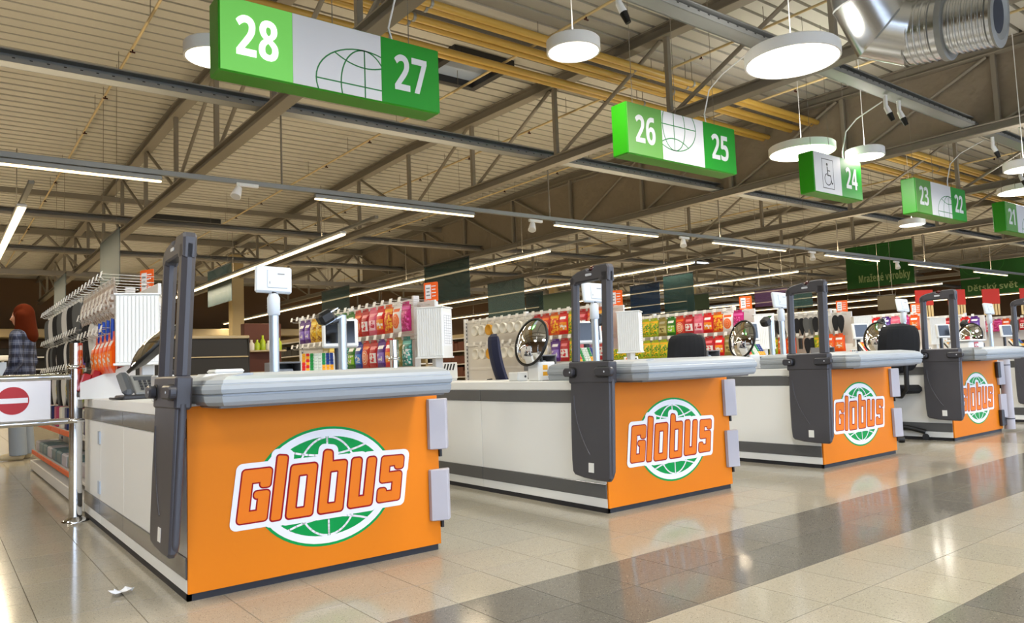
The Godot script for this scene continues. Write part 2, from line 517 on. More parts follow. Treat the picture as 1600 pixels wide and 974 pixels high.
const TILE := 0.3
func hall() -> void:
	var x0 := -9.0
	var x1 := 50.0
	var z0 := -36.0
	var z1 := 10.0
	var cx := (x0 + x1) / 2
	var cz := (z0 + z1) / 2
	var fl := struct("floor", B.new().box(Vector3(cx, -0.105, cz), Vector3(x1 - x0, 0.2, z1 - z0)), M.grout)
	struct("wall_back", B.new().box(Vector3(cx, 3.2, z0 - 0.15), Vector3(x1 - x0 + 0.6, 6.6, 0.3)), M.wall)
	# front wall: unseen glazed shop front behind the camera, daylight placed for the counters
	struct("wall_front_unseen", B.new().box(Vector3(cx, 5.35, z1 + 0.15), Vector3(x1 - x0 + 0.6, 2.3, 0.3)).box(Vector3(cx, 0.1, z1 + 0.15), Vector3(x1 - x0 + 0.6, 0.2, 0.3)).box(Vector3(x1 + 0.05, 2.2, z1 + 0.15), Vector3(0.5, 4.2, 0.3)).box(Vector3(x0 - 0.05, 2.2, z1 + 0.15), Vector3(0.5, 4.2, 0.3)), M.wall_front_unseen)
	for i in 14:
		var wx := x0 + 0.2 + (x1 - x0 - 0.4) * (i + 0.5) / 14.0
		var ww := (x1 - x0 - 0.4) / 14.0
		var fr := B.new()
		for s: float in [-1.0, 1.0]:
			fr.box(Vector3(s * (ww / 2 - 0.04), 0, 0), Vector3(0.08, 4.0, 0.12), 0.005)
			fr.box(Vector3(0, s * 1.96, 0), Vector3(ww - 0.16, 0.08, 0.12), 0.005)
		fr.box(Vector3(0, 0.4, 0), Vector3(ww - 0.16, 0.06, 0.1), 0.005)
		var o := part("window_%d" % (i + 4), fr, M.galvanised, self)  # out of view, lets daylight onto the counter fronts
		o.set_meta("kind", "structure")
		o.position = Vector3(wx, 2.2, z1 + 0.15)
		part("pane", B.new().box(Vector3(0, -0.78, 0), Vector3(ww - 0.16, 2.3, 0.012)), M.clear_glass, o)
		part("pane", B.new().box(Vector3(0, 1.17, 0), Vector3(ww - 0.16, 1.48, 0.012)), M.clear_glass, o)
	struct("ground", B.new().box(Vector3(cx, -0.2, z1 + 30.3), Vector3(x1 - x0 + 80.0, 0.2, 60.0)), M.grout)
	struct("wall_left", B.new().box(Vector3(x0 - 0.15, 3.2, cz), Vector3(0.3, 6.6, z1 - z0)), M.wall)
	struct("wall_right", B.new().box(Vector3(x1 + 0.15, 3.2, cz), Vector3(0.3, 6.6, z1 - z0)), M.wall)
	# floor tiles: joints at x = -0.168 + 0.3 k and z = 0.145 + 0.3 k; two dark bands
	var tl := B.new()
	var h := TILE / 2 - 0.0009
	var k := 0.0009
	var c := [Vector3(-h, -0.004, h), Vector3(h, -0.004, h), Vector3(h, -0.004, -h), Vector3(-h, -0.004, -h)]
	var d := []
	for p: Vector3 in c: d.append(Vector3(p.x - signf(p.x) * k, 0.0, p.z - signf(p.z) * k))
	tl.quad(d[0], d[1], d[2], d[3])
	for i in 4: tl.quad(c[i], c[(i + 1) % 4], d[(i + 1) % 4], d[i])
	var tm := tl.mesh()
	var f := 487.0 / tan(deg_to_rad(cam.fov / 2))
	var inv := cam.transform.affine_inverse()
	var near := []
	var rest := [[], []]
	for i in range(-29, 168):
		for j in range(-120, 33):
			var p := Vector3(-0.018 + TILE * i, 0, -0.005 + TILE * j)
			if p.x < x0 + 0.2 or p.z < z0 + 0.2 or p.x > x1 - 0.2 or p.z > z1 - 0.2: continue
			var band := 1 if (p.z > 0.74 and p.z < 1.35) or (p.z > 1.94 and p.z < 2.55) else 0
			var q := inv * p
			var hid := p.z < 0.0 and p.z > -2.4 and fposmod(p.x, PITCH) < 1.1 and p.x > 0.0
			if q.z < -0.4 and not hid and absf(q.x / q.z) * f < 830 and absf(q.y / q.z) * f < 520 and -q.z < 9.0: near.append([-q.z, p, band])
			else: rest[band].append(p)
	near.sort_custom(func(a, b): return a[0] < b[0])
	rng.seed = 11
	for i in near.size():
		if i >= 300:
			rest[near[i][2]].append(near[i][1])
			continue
		var v := ["", "1", "2", ""][rng.randi() % 4] as String
		var o := part("floor_tile", tm, M[("terrazzo_grey" if near[i][2] else "terrazzo_beige") + v], fl)
		o.position = near[i][1]
	for b in 2:
		var mm := MultiMesh.new()
		mm.transform_format = MultiMesh.TRANSFORM_3D
		mm.mesh = tm
		mm.instance_count = rest[b].size()
		for i in rest[b].size(): mm.set_instance_transform(i, Transform3D(Basis.IDENTITY, rest[b][i]))
		var o := MultiMeshInstance3D.new()
		o.name = ["far_floor_tiles", "far_grey_floor_tiles"][b]
		o.multimesh = mm
		o.material_override = M[["terrazzo_beige", "terrazzo_grey"][b]]
		o.set_meta("kind", "stuff")
		fl.add_child(o, true)
	# roof: slab above, profiled deck strips below that follow the slight ridge
	var ro := B.new()
	ro.box(Vector3(cx, 6.4, cz), Vector3(x1 - x0 + 0.6, 0.2, z1 - z0 + 0.6))
	var ce := struct("ceiling", ro, M.roof)
	var st := B.new()
	var w := 0.289
	var prof := PackedVector2Array([Vector2(-w / 2, 0.09), Vector2(-w / 2 + 0.022, 0.09), Vector2(-w / 2 + 0.032, 0.0), Vector2(w / 2 - 0.032, 0.0), Vector2(w / 2 - 0.022, 0.09), Vector2(w / 2, 0.09), Vector2(w / 2, 0.10), Vector2(-w / 2, 0.10)])
	st.prism(prof, x1 - x0, Transform3D(Basis(Vector3(0, 0, -1), Vector3(0, 1, 0), Vector3(1, 0, 0)), Vector3(x0, 0, 0)))
	var sm := st.mesh()
	var z := z0 + w / 2
	while z < z1:
		var o := part("deck_strip", sm, M.deck, ce)
		o.position = Vector3(0, deck_y(z), z)
		z += w

func trusses() -> void:
	var xs := [-2.2, 2.8, 7.85, 12.85, 17.8, 22.8, 27.8, 32.8, 37.8]
	var ordn := ["at the far left edge", "running behind the first lit lane sign", "running behind the second lane sign", "carrying the smoke curtain", "just right of the smoke curtain", "second right of the smoke curtain", "third right of the smoke curtain", "fourth right of the smoke curtain", "farthest right"]
	for i in xs.size():
		var x: float = xs[i]
		var t := thing("roof_truss", "grey steel roof truss with lattice web, " + ordn[i], "truss", Vector3(x, 4.35, -11.8), 0, "steel roof trusses")
		var hz := 21.6
		for s: float in [-1.0, 1.0]:   # top chord in two slopes, each a channel laid flat: flanges and web
			var ch := B.new()
			var l := hz if s > 0 else 24.0
			var bs := Basis(Vector3.RIGHT, atan(0.02) * s)
			var m := Vector3(0, 5.92 - 4.35 - 0.01 * l, s * l / 2)
			ch.box(m + bs * Vector3(0, -0.085, 0), Vector3(0.2, 0.022, l), 0.003, bs)
			ch.box(m + bs * Vector3(0, 0.085, 0), Vector3(0.2, 0.022, l), 0.003, bs)
			ch.box(m, Vector3(0.03, 0.15, l), 0.0, bs)
			part("top_chord", ch, M.steel, t)
		var bc := B.new()
		bc.box(Vector3(0, 0.011, -1.0), Vector3(0.18, 0.022, 45.0), 0.003)
		bc.box(Vector3(0, 0.145, -1.0), Vector3(0.18, 0.022, 45.0), 0.003)
		bc.box(Vector3(0, 0.078, -1.0), Vector3(0.03, 0.12, 45.0))
		part("bottom_chord", bc, M.steel, t)
		for k in range(-9, 9):
			var z := 2.58 * k
			var top := deck_y(z - 11.8) - 4.35 - 0.2
			if z > 21.0: continue
			part("post", B.new().box(Vector3(0, (top + 0.16) / 2, z), Vector3(0.075, top - 0.12, 0.075), 0.004), M.steel, t)
			if k == 0: 
				for s: float in [-1.0, 1.0]:
					part("diagonal", B.new().cyl(Vector3(0, 0.16, s * 0.15), Vector3(0, top - 0.03, s * 2.48), 0.032, 0.032, 8), M.steel, t)
			elif k > 0 and k < 8: part("diagonal", B.new().cyl(Vector3(0, 0.16, z + 0.12), Vector3(0, top - 0.05, z + 2.48), 0.032, 0.032, 8), M.steel, t)
			elif k < 0 and k > -9: part("diagonal", B.new().cyl(Vector3(0, 0.16, z - 0.12), Vector3(0, top - 0.05, z - 2.48), 0.032, 0.032, 8), M.steel, t)
	# cross beams that rest on the bottom chords
	var zs := [[-7.1, "perforated grey steel beam crossing behind the lit lane sign", true], [-2.0, "wide grey steel beam above the second lane sign", true], [-16.2, "grey steel cross beam behind the track of tubes", false], [-21.3, "grey steel cross beam far back in the shop", false]]
	for q in zs:
		var t := thing("cross_beam", q[1], "beam", Vector3(20, 4.52, q[0]), 0, "")
		var b := B.new()
		b.box(Vector3(0, 0.09, 0), Vector3(58, 0.18, 0.016))
		b.box(Vector3(0, 0.008, 0.1), Vector3(58, 0.016, 0.2))
		b.box(Vector3(0, 0.172, 0.07), Vector3(58, 0.016, 0.14))
		b.box(Vector3(0, 0.03, 0.2), Vector3(58, 0.06, 0.01))
		part("channel", b, M.galvanised if q[2] else M.steel, t)
		if q[2]:
			var hl := B.new()
			for i in 260: hl.box(Vector3(-23 + i * 0.17, 0.05, 0.206), Vector3(0.03, 0.012, 0.004))
			var o := part("perforation", hl, M.black, t)
			o.set_meta("kind", "stuff")
	for z: float in [-18.5, -5.2]:
		part("roof_purlin", B.new().box(Vector3(20, deck_y(z) - 0.29, z), Vector3(58, 0.14, 0.08), 0.004), M.steel, self)
		tag(get_child(-1), "slim steel purlin under the roof deck %s" % ("far back in the shop" if z < -10 else "above the yellow pipes"), "beam")
	# lattice girder far back along x, on columns
	var g := thing("lattice_girder", "brown steel lattice girder across the shop on pale columns far back", "girder", Vector3(2, 4.35, -24.36))
	part("top_chord", B.new().box(Vector3(18, 1.3, 0), Vector3(56, 0.2, 0.16), 0.004), M.steel, g)
	part("bottom_chord", B.new().box(Vector3(18, 0.0, 0), Vector3(56, 0.16, 0.16), 0.004), M.steel, g)
	for i in 26:
		var x := -9.5 + 2.1 * i
		part("diagonal", B.new().cyl(Vector3(x, 0.05, 0), Vector3(x + 1.05, 1.22, 0), 0.045, 0.045, 8), M.steel, g)
		part("diagonal", B.new().cyl(Vector3(x + 1.05, 1.22, 0), Vector3(x + 2.1, 0.05, 0), 0.045, 0.045, 8), M.steel, g)
	var cl := ["behind the dark freezer", "behind the second checkout", "far right in the shop", "farthest right in the shop"]
	var cxs := [7.7, 22.7, 32.8, 42.8]
	for i in 4:
		var t := thing("column", "pale square column standing " + cl[i], "column", Vector3(cxs[i], 0, -23.95), 0, "square roof columns")
		part("shaft", B.new().box(Vector3(0, 2.6, 0), Vector3(0.42, 5.2, 0.42), 0.02), M.column, t)
		part("base", B.new().box(Vector3(0, 0.06, 0), Vector3(0.5, 0.12, 0.5), 0.01), M.steel, t)
		part("head_plate", B.new().box(Vector3(0, 5.22, 0), Vector3(0.55, 0.05, 0.55), 0.005), M.steel, t)
	# smoke curtain on the fourth truss: pleated sheet with rails
	var sc := thing("smoke_curtain", "brown-grey smoke curtain sheet hanging along a roof truss above the lanes", "curtain", Vector3(12.93, 4.4, -9.5))
	var sh := B.new()
	rng.seed = 21
	var prev := 0.0
	for i in 84:
		var za := -15.0 + 0.36 * i
		var nxt := rng.randf_range(-0.014, 0.014)
		var p := [Vector3(prev * 2.0, 0.02, za), Vector3(nxt * 2.0, 0.02, za + 0.36), Vector3(nxt, 1.36, za + 0.36), Vector3(prev, 1.36, za)]
		var th := Vector3(0.008, 0, 0)
		sh.quad(p[1] - th, p[0] - th, p[3] - th, p[2] - th)
		sh.quad(p[0] + th, p[1] + th, p[2] + th, p[3] + th)
		prev = nxt
	part("sheet", sh, M.curtain, sc)
	part("bottom_bar", B.new().box(Vector3(0, 0.01, 0.1), Vector3(0.06, 0.05, 30.2), 0.01), M.steel, sc)
	part("top_rail", B.new().box(Vector3(0, 1.38, 0.1), Vector3(0.07, 0.05, 30.2), 0.01), M.steel, sc)

func services() -> void:
	# yellow pipes along x under the top chords
	var pz := [-5.85, -5.72, -5.2, -5.05, -4.75, -4.62]
	for i in 6:
		var w: String = ["lowest in view", "second from the lowest", "third from the lowest", "third from the top", "second from the top", "topmost in view"][i]
		var t := thing("yellow_pipe", "long yellow pipe under the roof above the lane signs, %s of six" % w, "pipe", Vector3(20, 5.40, pz[i]), 0, "yellow pipes under the roof")
		part("tube", B.new().cyl(Vector3(-28, 0, 0), Vector3(28, 0, 0), 0.05, 0.05, 12), M.pipe_yellow, t)
		for k in 9: part("clamp", B.new().cyl(Vector3(-21 + 5.05 * k, 0, 0), Vector3(-20.96 + 5.05 * k, 0, 0), 0.058, 0.058, 12), M.galvanised, t)
		for k in 9: part("hanger", B.new().cyl(Vector3(-20.98 + 5.05 * k, 0.05, 0), Vector3(-20.98 + 5.05 * k, 0.5, 0), 0.006, 0.006, 6), M.steel, t)
	# sprinkler lines along -z
	var sx := [1.35, 6.05, 8.45, 11.0, 15.2, 19.6]
	for i in 6:
		var w: String = ["leftmost in view", "between the first two trusses", "just right of the second truss", "left of the smoke curtain", "right of the smoke curtain", "farthest right"][i]
		var t := thing("sprinkler_pipe", "thin cream sprinkler pipe under the roof deck, " + w, "pipe", Vector3(sx[i], 5.47, -10), 0, "cream sprinkler pipes")
		part("tube", B.new().cyl(Vector3(0, 0, -22), Vector3(0, 0, 12), 0.02, 0.02, 8), M.pipe_cream, t)
		for k in 14:
			var z := -18.0 + 2.1 * k
			part("hanger", B.new().cyl(Vector3(0, 0.02, z), Vector3(0, 0.32, z), 0.005, 0.005, 5), M.steel, t)
			var s := B.new().cyl(Vector3(0, 0.01, z + 1.0), Vector3(0, -0.05, z + 1.0), 0.012, 0.012, 6)
			s.cyl(Vector3(-0.035, -0.055, z + 1.0), Vector3(0.035, -0.055, z + 1.0), 0.012, 0.012, 6)
			part("sprinkler_head", s, M.lens_red, t)
	# spiral duct with elbow
	var d := thing("ventilation_duct", "shiny galvanised spiral ventilation duct with segmented elbow hanging under the roof", "duct", Vector3(6.926, 4.012, -0.211))
	var o := Vector3(6.926, 4.012, -0.211)
	var e := Vector3(6.995, 3.917, 0.568) - o
	var u := e.normalized()
	part("straight_pipe", ribbed(Vector3.ZERO, u * 0.32, 0.305, 4, 0.08), M.duct, d)
	part("spiral_pipe", ribbed(u * 0.38, e - u * 0.02, 0.278, 7, 0.05), M.duct, d)
	part("coupling", B.new().lathe([Vector2(0.27, 0), Vector2(0.332, 0.004), Vector2(0.332, 0.054), Vector2(0.27, 0.058)], 40, along(u * 0.32, u), false), M.galvanised, d)
	part("end_ring", B.new().lathe([Vector2(0.278, 0), Vector2(0.296, 0.0), Vector2(0.304, 0.023), Vector2(0.23, 0.027), Vector2(0.17, 0.008)], 40, along(e - u * 0.023, u), false), M.galvanised, d)
	part("opening_shade", B.new().cyl(e - u * 0.027, e - u * 0.015, 0.175, 0.175, 32), M.duct_inside_shade, d)  # dark disc across the mouth, the shade inside put into its colour
	var seg := [Vector3.ZERO, Vector3(6.751, 4.095, -0.401) - o, Vector3(6.607, 4.40, -0.477) - o, Vector3(6.55, 4.70, -0.491) - o, Vector3(6.55, 5.75, -0.491) - o]
	for i in 4:
		var a: Vector3 = seg[i]
		var b: Vector3 = seg[i + 1]
		var da: Vector3 = ((b - a).normalized() + (a - seg[i - 1]).normalized()).normalized() if i > 0 else ((b - a).normalized() - u).normalized()
		if i == 0: da = ((b - a).normalized() + (-u)).normalized()
		var db: Vector3 = ((b - a).normalized() + (seg[i + 2] - b).normalized()).normalized() if i < 3 else (b - a).normalized()
		part("elbow_segment", gore(a, b, da, db, 0.305), M.duct, d)
		if i > 0: part("seam", gore(a - da * 0.009, a + da * 0.009, da, da, 0.312), M.galvanised, d)
	part("seam", gore(-u * 0.001, u * 0.016, u, u, 0.312), M.galvanised, d)
	part("hanger_strap", B.new().cyl(u * 0.35 + Vector3(0, 0.33, 0), u * 0.35 + Vector3(0, 1.78, 0), 0.010, 0.010, 6), M.steel, d)

func along(p: Vector3, d: Vector3) -> Transform3D:
	var fr: Array = B.frame(d)
	return Transform3D(Basis(fr[0], d, (fr[0] as Vector3).cross(d)), p)

func ribbed(a: Vector3, b: Vector3, r: float, ribs: int, gap: float) -> B:
	var l := (b - a).length()
	var prof := [Vector2(r, 0)]
	var st := (l - gap) / ribs
	for i in ribs:
		var y := gap * 0.5 + st * (i + 0.5)
		prof.append_array([Vector2(r, y - 0.014), Vector2(r + 0.012, y - 0.005), Vector2(r + 0.012, y + 0.005), Vector2(r, y + 0.014)])
	prof.append(Vector2(r, l))
	return B.new().lathe(prof, 44, along(a, (b - a) / l), false)

func gore(a: Vector3, b: Vector3, na: Vector3, nb: Vector3, r: float) -> B:   # round pipe cut by the planes through a and b
	var d := (b - a).normalized()
	var fr: Array = B.frame(d)
	var m := B.new()
	var k := 40
	for j in k:
		var q := []
		var ns := []
		for jj: int in [j, j + 1]:
			var e: Vector3 = fr[0] * cos(TAU * jj / k) + d.cross(fr[0]).normalized() * sin(TAU * jj / k)
			var p := a + e * r
			q.append(p - d * ((p - a).dot(na) / d.dot(na)))
			q.append(p - d * ((p - b).dot(nb) / d.dot(nb)))
			ns.append(e)
		m.quadn(q[0], q[2], q[3], q[1], ns[0], ns[1], ns[1], ns[0])
	return m

func skylights() -> void:
	var q := [[6.2, -7.0, false], [5.3, -21.6, false], [30.0, -21.2, true]]
	for i in 3:
		var y := deck_y(q[i][1]) - 0.005
		var at := Vector3(q[i][0], y, q[i][1])
		var s := Vector2(0.95, 0.95) if i == 0 else Vector2(1.8, 1.0) if i == 1 else Vector2(2.2, 1.5)
		var b := B.new()
		for sg: float in [-1.0, 1.0]:
			b.box(Vector3(sg * (s.x / 2 + 0.06), -0.07, 0), Vector3(0.12, 0.16, s.y + 0.24), 0.006)
			b.box(Vector3(0, -0.07, sg * (s.y / 2 + 0.06)), Vector3(s.x, 0.16, 0.12), 0.006)
		var o := part("window_%d" % (i + 1), b, M.dark_grey, self)
		o.set_meta("kind", "structure")
		o.position = at
		part("pane", B.new().box(Vector3(0, -0.02, 0), Vector3(s.x, 0.02, s.y)), M.skylight_glow if q[i][2] else M.skylight_pane, o)
		if q[i][2]: area(Vector3(0, -0.04, 0), s, 6.0, Color(0.85, 0.92, 1.0), o)

# ---------------------------------------------------------------- lamps
func lamps() -> void:
	# [x, y of the glowing face, z, radius, label]
	var ds := [
		[4.551, 4.138, -2.584, 0.285, "small white disc pendant lamp between the first two lane signs"],
		[6.021, 3.785, -0.961, 0.46, "large white disc pendant lamp nearest the silver duct"],
		[10.16, 4.06, -3.36, 0.506, "large white disc pendant lamp behind the wheelchair sign"],
		[10.71, 3.89, -2.626, 0.285, "small white disc pendant lamp just right of the wheelchair sign"],
		[17.34, 3.788, -4.94, 0.285, "small white disc pendant lamp hanging below the sign for lanes 23 and 22"],
		[12.68, 3.6, -1.13, 0.285, "upper disc pendant lamp cut by the right edge of the view"],
		[18.14, 4.24, -2.88, 0.506, "lower disc pendant lamp cut by the right edge of the view"],
		[1.32, 3.90, -4.14, 0.285, "disc pendant lamp half hidden behind the lit sign for lanes 28 and 27"],
		[-3.7, 3.8, -2.2, 0.46, "unseen disc pendant lamp beside the barrier, lighting the floor at the left"],  # lamps from here on are out of view, placed to light fronts and floor
		[-2.8, 3.8, 0.6, 0.46, "unseen disc pendant lamp left of the camera, lighting the entrance lane floor"],
		[1.7, 3.8, 1.6, 0.46, "unseen disc pendant lamp over the aisle, lighting the first checkout front"],
		[6.4, 3.8, 2.6, 0.46, "unseen disc pendant lamp over the aisle, lighting the third checkout front"],
		[10.9, 3.8, 2.4, 0.46, "unseen disc pendant lamp over the aisle, lighting the fifth checkout front"],
		[-2.6, 3.8, 4.4, 0.46, "unseen disc pendant lamp behind and left of the camera, lighting the aisle"],
		[2.0, 3.8, 5.6, 0.46, "unseen disc pendant lamp behind the camera, lighting the counter fronts"],
		[6.4, 3.8, 6.4, 0.46, "unseen disc pendant lamp lighting the far side of the aisle"],
		[15.4, 3.8, 2.4, 0.46, "unseen disc pendant lamp lighting the aisle far to the right"]]
	var protos := {}
	for q in ds:
		var r: float = q[3]
		var at := Vector3(q[0], q[1], q[2])
		var t := thing("pendant_lamp", q[4], "lamp", at, 0, "disc pendant lamps")
		var h := 0.12 if r > 0.4 else 0.13
		if not protos.has(r):
			var hs := B.new().lathe([Vector2(r - 0.02, 0.0), Vector2(r - 0.003, 0.0), Vector2(r, 0.004), Vector2(r, h - 0.012), Vector2(r - 0.012, h), Vector2(0.0, h)], 48, Transform3D.IDENTITY, false)
			protos[r] = [hs.mesh(), B.new().cyl(Vector3(0, 0.004, 0), Vector3(0, 0.014, 0), r - 0.02, r - 0.02, 48).mesh(), B.new().lathe([Vector2(r * 0.4, h), Vector2(r * 0.8, h), Vector2(r * 0.8, h + 0.003), Vector2(r * 0.4, h + 0.003)], 40, Transform3D.IDENTITY, false).mesh()]
		part("housing", protos[r][0], M.lamp_white, t)
		part("diffuser", protos[r][1], M.disc_glow, t)
		var top := deck_y(at.z) - at.y
		part("cable", B.new().cyl(Vector3(0, h, 0), Vector3(0, top, 0), 0.006, 0.006, 6), M.lamp_white, t)
		part("hanger", B.new().lathe([Vector2(0.05, 0), Vector2(0.05, 0.02), Vector2(0.0, 0.06)], 12, Transform3D(Basis.IDENTITY, Vector3(0, h, 0))), M.lamp_white, t)
		area(Vector3(0, -0.004, 0), Vector2(r * 1.7, r * 1.7), DISC_BIG if r > 0.4 else DISC_SMALL, DISC_COLOR, t)
		part("added_uplight", protos[r][2], M.disc_glow, t)  # added glowing ring and upward light, put in to brighten the roof deck
		area(Vector3(0, h + 0.008, 0), Vector2(r * 1.3, r * 1.3), DISC_FILL_UP if r > 0.4 else DISC_FILL_UP * 0.5, DISC_COLOR, t, Vector3(PI / 2, 0, 0))
	# track of tubes along x
	var tr := thing("light_track", "long grey light track with tubes, hung across the whole hall", "track", Vector3(20, 3.49, -7.1))
	part("rail", B.new().box(Vector3(0, 0, 0), Vector3(56, 0.07, 0.06), 0.006), M.galvanised, tr)
	for i in 12: part("rod", B.new().cyl(Vector3(-26.83 + 4.95 * i, 0.03, 0), Vector3(-26.83 + 4.95 * i, 1.05, 0), 0.014, 0.014, 8), M.steel, tr)
	for i in 9:
		var x := -3.55 - 4.57 + 4.57 * (i + 1)
		if i == 0: x = -1.3
		else: x = 3.55 + 4.57 * (i - 1)
		var t := thing("tube_lamp", "white fluorescent tube on the cross track, %s from the left" % ORD[i], "lamp", Vector3(x, 3.39, -7.1), 0, "tubes on the cross track")
		var b := B.new().box(Vector3(1.4, 0.025, 0), Vector3(2.8, 0.06, 0.075), 0.01)
		part("housing", b, M.galvanised, t)
		part("tube", B.new().box(Vector3(1.4, -0.016, 0), Vector3(2.79, 0.022, 0.05), 0.008), M.tube_glow, t)
		area(Vector3(1.4, -0.03, 0), Vector2(2.79, 0.05), TUBE, TUBE_COLOR, t)
		part("added_uplight", B.new().box(Vector3(1.4, 0.1355, 0), Vector3(2.7, 0.001, 0.02)), M.tube_glow, t)  # added strip and light on the rail top, fill for the deck
		area(Vector3(1.4, 0.1365, 0), Vector2(2.7, 0.02), TUBE_FILL_UP, TUBE_COLOR, t, Vector3(PI / 2, 0, 0))
	# small spotlights on the track and beams
	var sp := [[2.46, 3.40, -7.0, "left of the first tube gap"], [7.55, 3.36, -7.0, "in the middle of the track"], [11.6, 3.36, -7.0, "right of the middle of the track"], [16.5, 3.36, -7.0, "near the green banner"], [20.9, 3.36, -7.0, "at the right of the track"]]
	for q in sp:
		var t := thing("spotlight", "small white track spotlight " + q[3], "spotlight", Vector3(q[0], q[1], q[2]), 0, "track spotlights")
		part("adapter", B.new().box(Vector3(0.12, 0.05, -0.08), Vector3(0.3, 0.05, 0.05), 0.006), M.lamp_white, t)
		part("arm", B.new().cyl(Vector3(0, 0.05, -0.06), Vector3(-0.04, -0.06, 0), 0.01, 0.01, 8), M.lamp_white, t)
		part("head", B.new().cyl(Vector3(-0.02, -0.02, 0), Vector3(-0.08, -0.15, 0.05), 0.045, 0.07, 14), M.lamp_white, t)
		part("lens", B.new().cyl(Vector3(-0.08, -0.15, 0.05), Vector3(-0.082, -0.155, 0.052), 0.06, 0.06, 14), M.badge, t)
	for q in [[4.55, 4.35, -2.0, "above the small pendant lamp"], [6.95, 4.38, -2.0, "beside the large pendant lamp"], [9.95, 4.3, -2.0, "left of the pair under the wide beam"], [10.35, 4.3, -2.0, "right of the pair under the wide beam"], [13.75, 4.3, -2.0, "under the right end of the wide beam"], [16.8, 4.3, -2.6, "far right under the roof"]]:
		var t := thing("beam_camera", "small black and white camera under the beam, " + q[3], "camera", Vector3(q[0], q[1], q[2] + 0.1), 0, "cameras under the beam")
		part("bracket", B.new().cyl(Vector3(0, 0.2, 0), Vector3(0, 0.02, 0), 0.03, 0.03, 8), M.lamp_white, t)
		part("body", B.new().cyl(Vector3(0, 0.04, 0), Vector3(0.03, -0.06, 0.03), 0.035, 0.04, 10), M.lamp_white, t)
		part("lens_tube", B.new().cyl(Vector3(0.03, -0.06, 0.03), Vector3(0.06, -0.17, 0.06), 0.042, 0.03, 10), M.black, t)
	# rows of tubes along -z over the shop, the leftmost unseen, lighting the left lane
	for i in 10:
		var x := 0.19 + 4.98 * (i - 1)
		var l := 24.0
		var t := thing("light_row", "long row of warm tubes running back over the shop, %s from the left" % ORD[i], "lamp", Vector3(x, 3.42, -9.6), 0, "rows of tubes over the shop")
		part("trunking", B.new().box(Vector3(0, 0.06, -l / 2 + 0.5), Vector3(0.07, 0.05, l + 1.6), 0.006), M.galvanised, t)
		for k in 8:
			part("housing", B.new().box(Vector3(0, 0.012, -1.5 - 3.0 * k), Vector3(0.13, 0.05, 2.95), 0.01), M.lamp_white, t)
			part("tube", B.new().box(Vector3(0, -0.022, -1.5 - 3.0 * k), Vector3(0.10, 0.03, 2.94), 0.008), M.tube_glow, t)
		for k in 5: part("rod", B.new().cyl(Vector3(0, 0.08, -1.0 - 5.5 * k), Vector3(0, 1.1, -1.0 - 5.5 * k), 0.008, 0.008, 6), M.steel, t)
		area(Vector3(0, -0.04, -l / 2), Vector2(0.06, l), ROW, TUBE_COLOR, t)
		part("added_uplight", B.new().box(Vector3(0, 0.0855, -l / 2), Vector3(0.03, 0.001, l)), M.tube_glow, t)  # added glowing strip above the trunking, lights the deck over the shop
		area(Vector3(0, 0.0865, -l / 2), Vector2(0.03, l), ROW_FILL_UP, TUBE_COLOR, t, Vector3(PI / 2, 0, 0))

# ---------------------------------------------------------------- checkouts
func sweep(prof: PackedVector2Array, path: Array, x := Transform3D.IDENTITY) -> B:   # profile (outward, y) along a plan path of (x, z), outward to the right-hand side seen from above
	var m := B.new()
	var rings := []
	for i in path.size():
		var d0: Vector2 = (path[i] - path[maxi(i - 1, 0)]).normalized() if i > 0 else (path[1] - path[0]).normalized()
		var d1: Vector2 = (path[mini(i + 1, path.size() - 1)] - path[i]).normalized() if i < path.size() - 1 else d0
		var n0 := Vector2(-d0.y, d0.x)
		var n1 := Vector2(-d1.y, d1.x)
		var nn := (n0 + n1).normalized()
		nn /= maxf(nn.dot(n0), 0.3)
		var ring := []
		for p in prof: ring.append(x * Vector3(path[i].x + nn.x * p.x, p.y, path[i].y + nn.y * p.x))
		rings.append(ring)
	var k := prof.size()
	for i in path.size() - 1:
		for j in k: m.quad(rings[i][j], rings[i + 1][j], rings[i + 1][(j + 1) % k], rings[i][(j + 1) % k])
	var id := Geometry2D.triangulate_polygon(prof)
	for e in 2:
		var r: Array = rings[0] if e == 0 else rings[-1]
		for i in range(0, id.size(), 3):
			if e == 0: m.tri(r[id[i]], r[id[i + 2]], r[id[i + 1]])
			else: m.tri(r[id[i]], r[id[i + 1]], r[id[i + 2]])
	return m

func grown(p: PackedVector2Array, by: float) -> PackedVector2Array:
	var q := p
	var a := 0.0
	for i in q.size(): a += q[i].cross(q[(i + 1) % q.size()])
	if a < 0:
		q = q.duplicate()
		q.reverse()
	var big := PackedVector2Array()
	for v in q: big.append(v * 1000.0)   # the clipper rounds to a grid
	var r := Geometry2D.offset_polygon(big, by * 1000.0, Geometry2D.JOIN_ROUND if by > 0 else Geometry2D.JOIN_MITER)
	var out := PackedVector2Array()
	if r.is_empty(): return p
	for v in r[0]: out.append(v / 1000.0)
	return out

func softened(p: PackedVector2Array, r: float) -> PackedVector2Array:
	return grown(grown(p, -r), r)

func poly(pts: Array, lean := 0.0, y0 := 0.0) -> PackedVector2Array:
	var p := PackedVector2Array()
	for i in range(0, pts.size(), 2): p.append(Vector2(pts[i] + (pts[i + 1] - y0) * lean, pts[i + 1]))
	return p

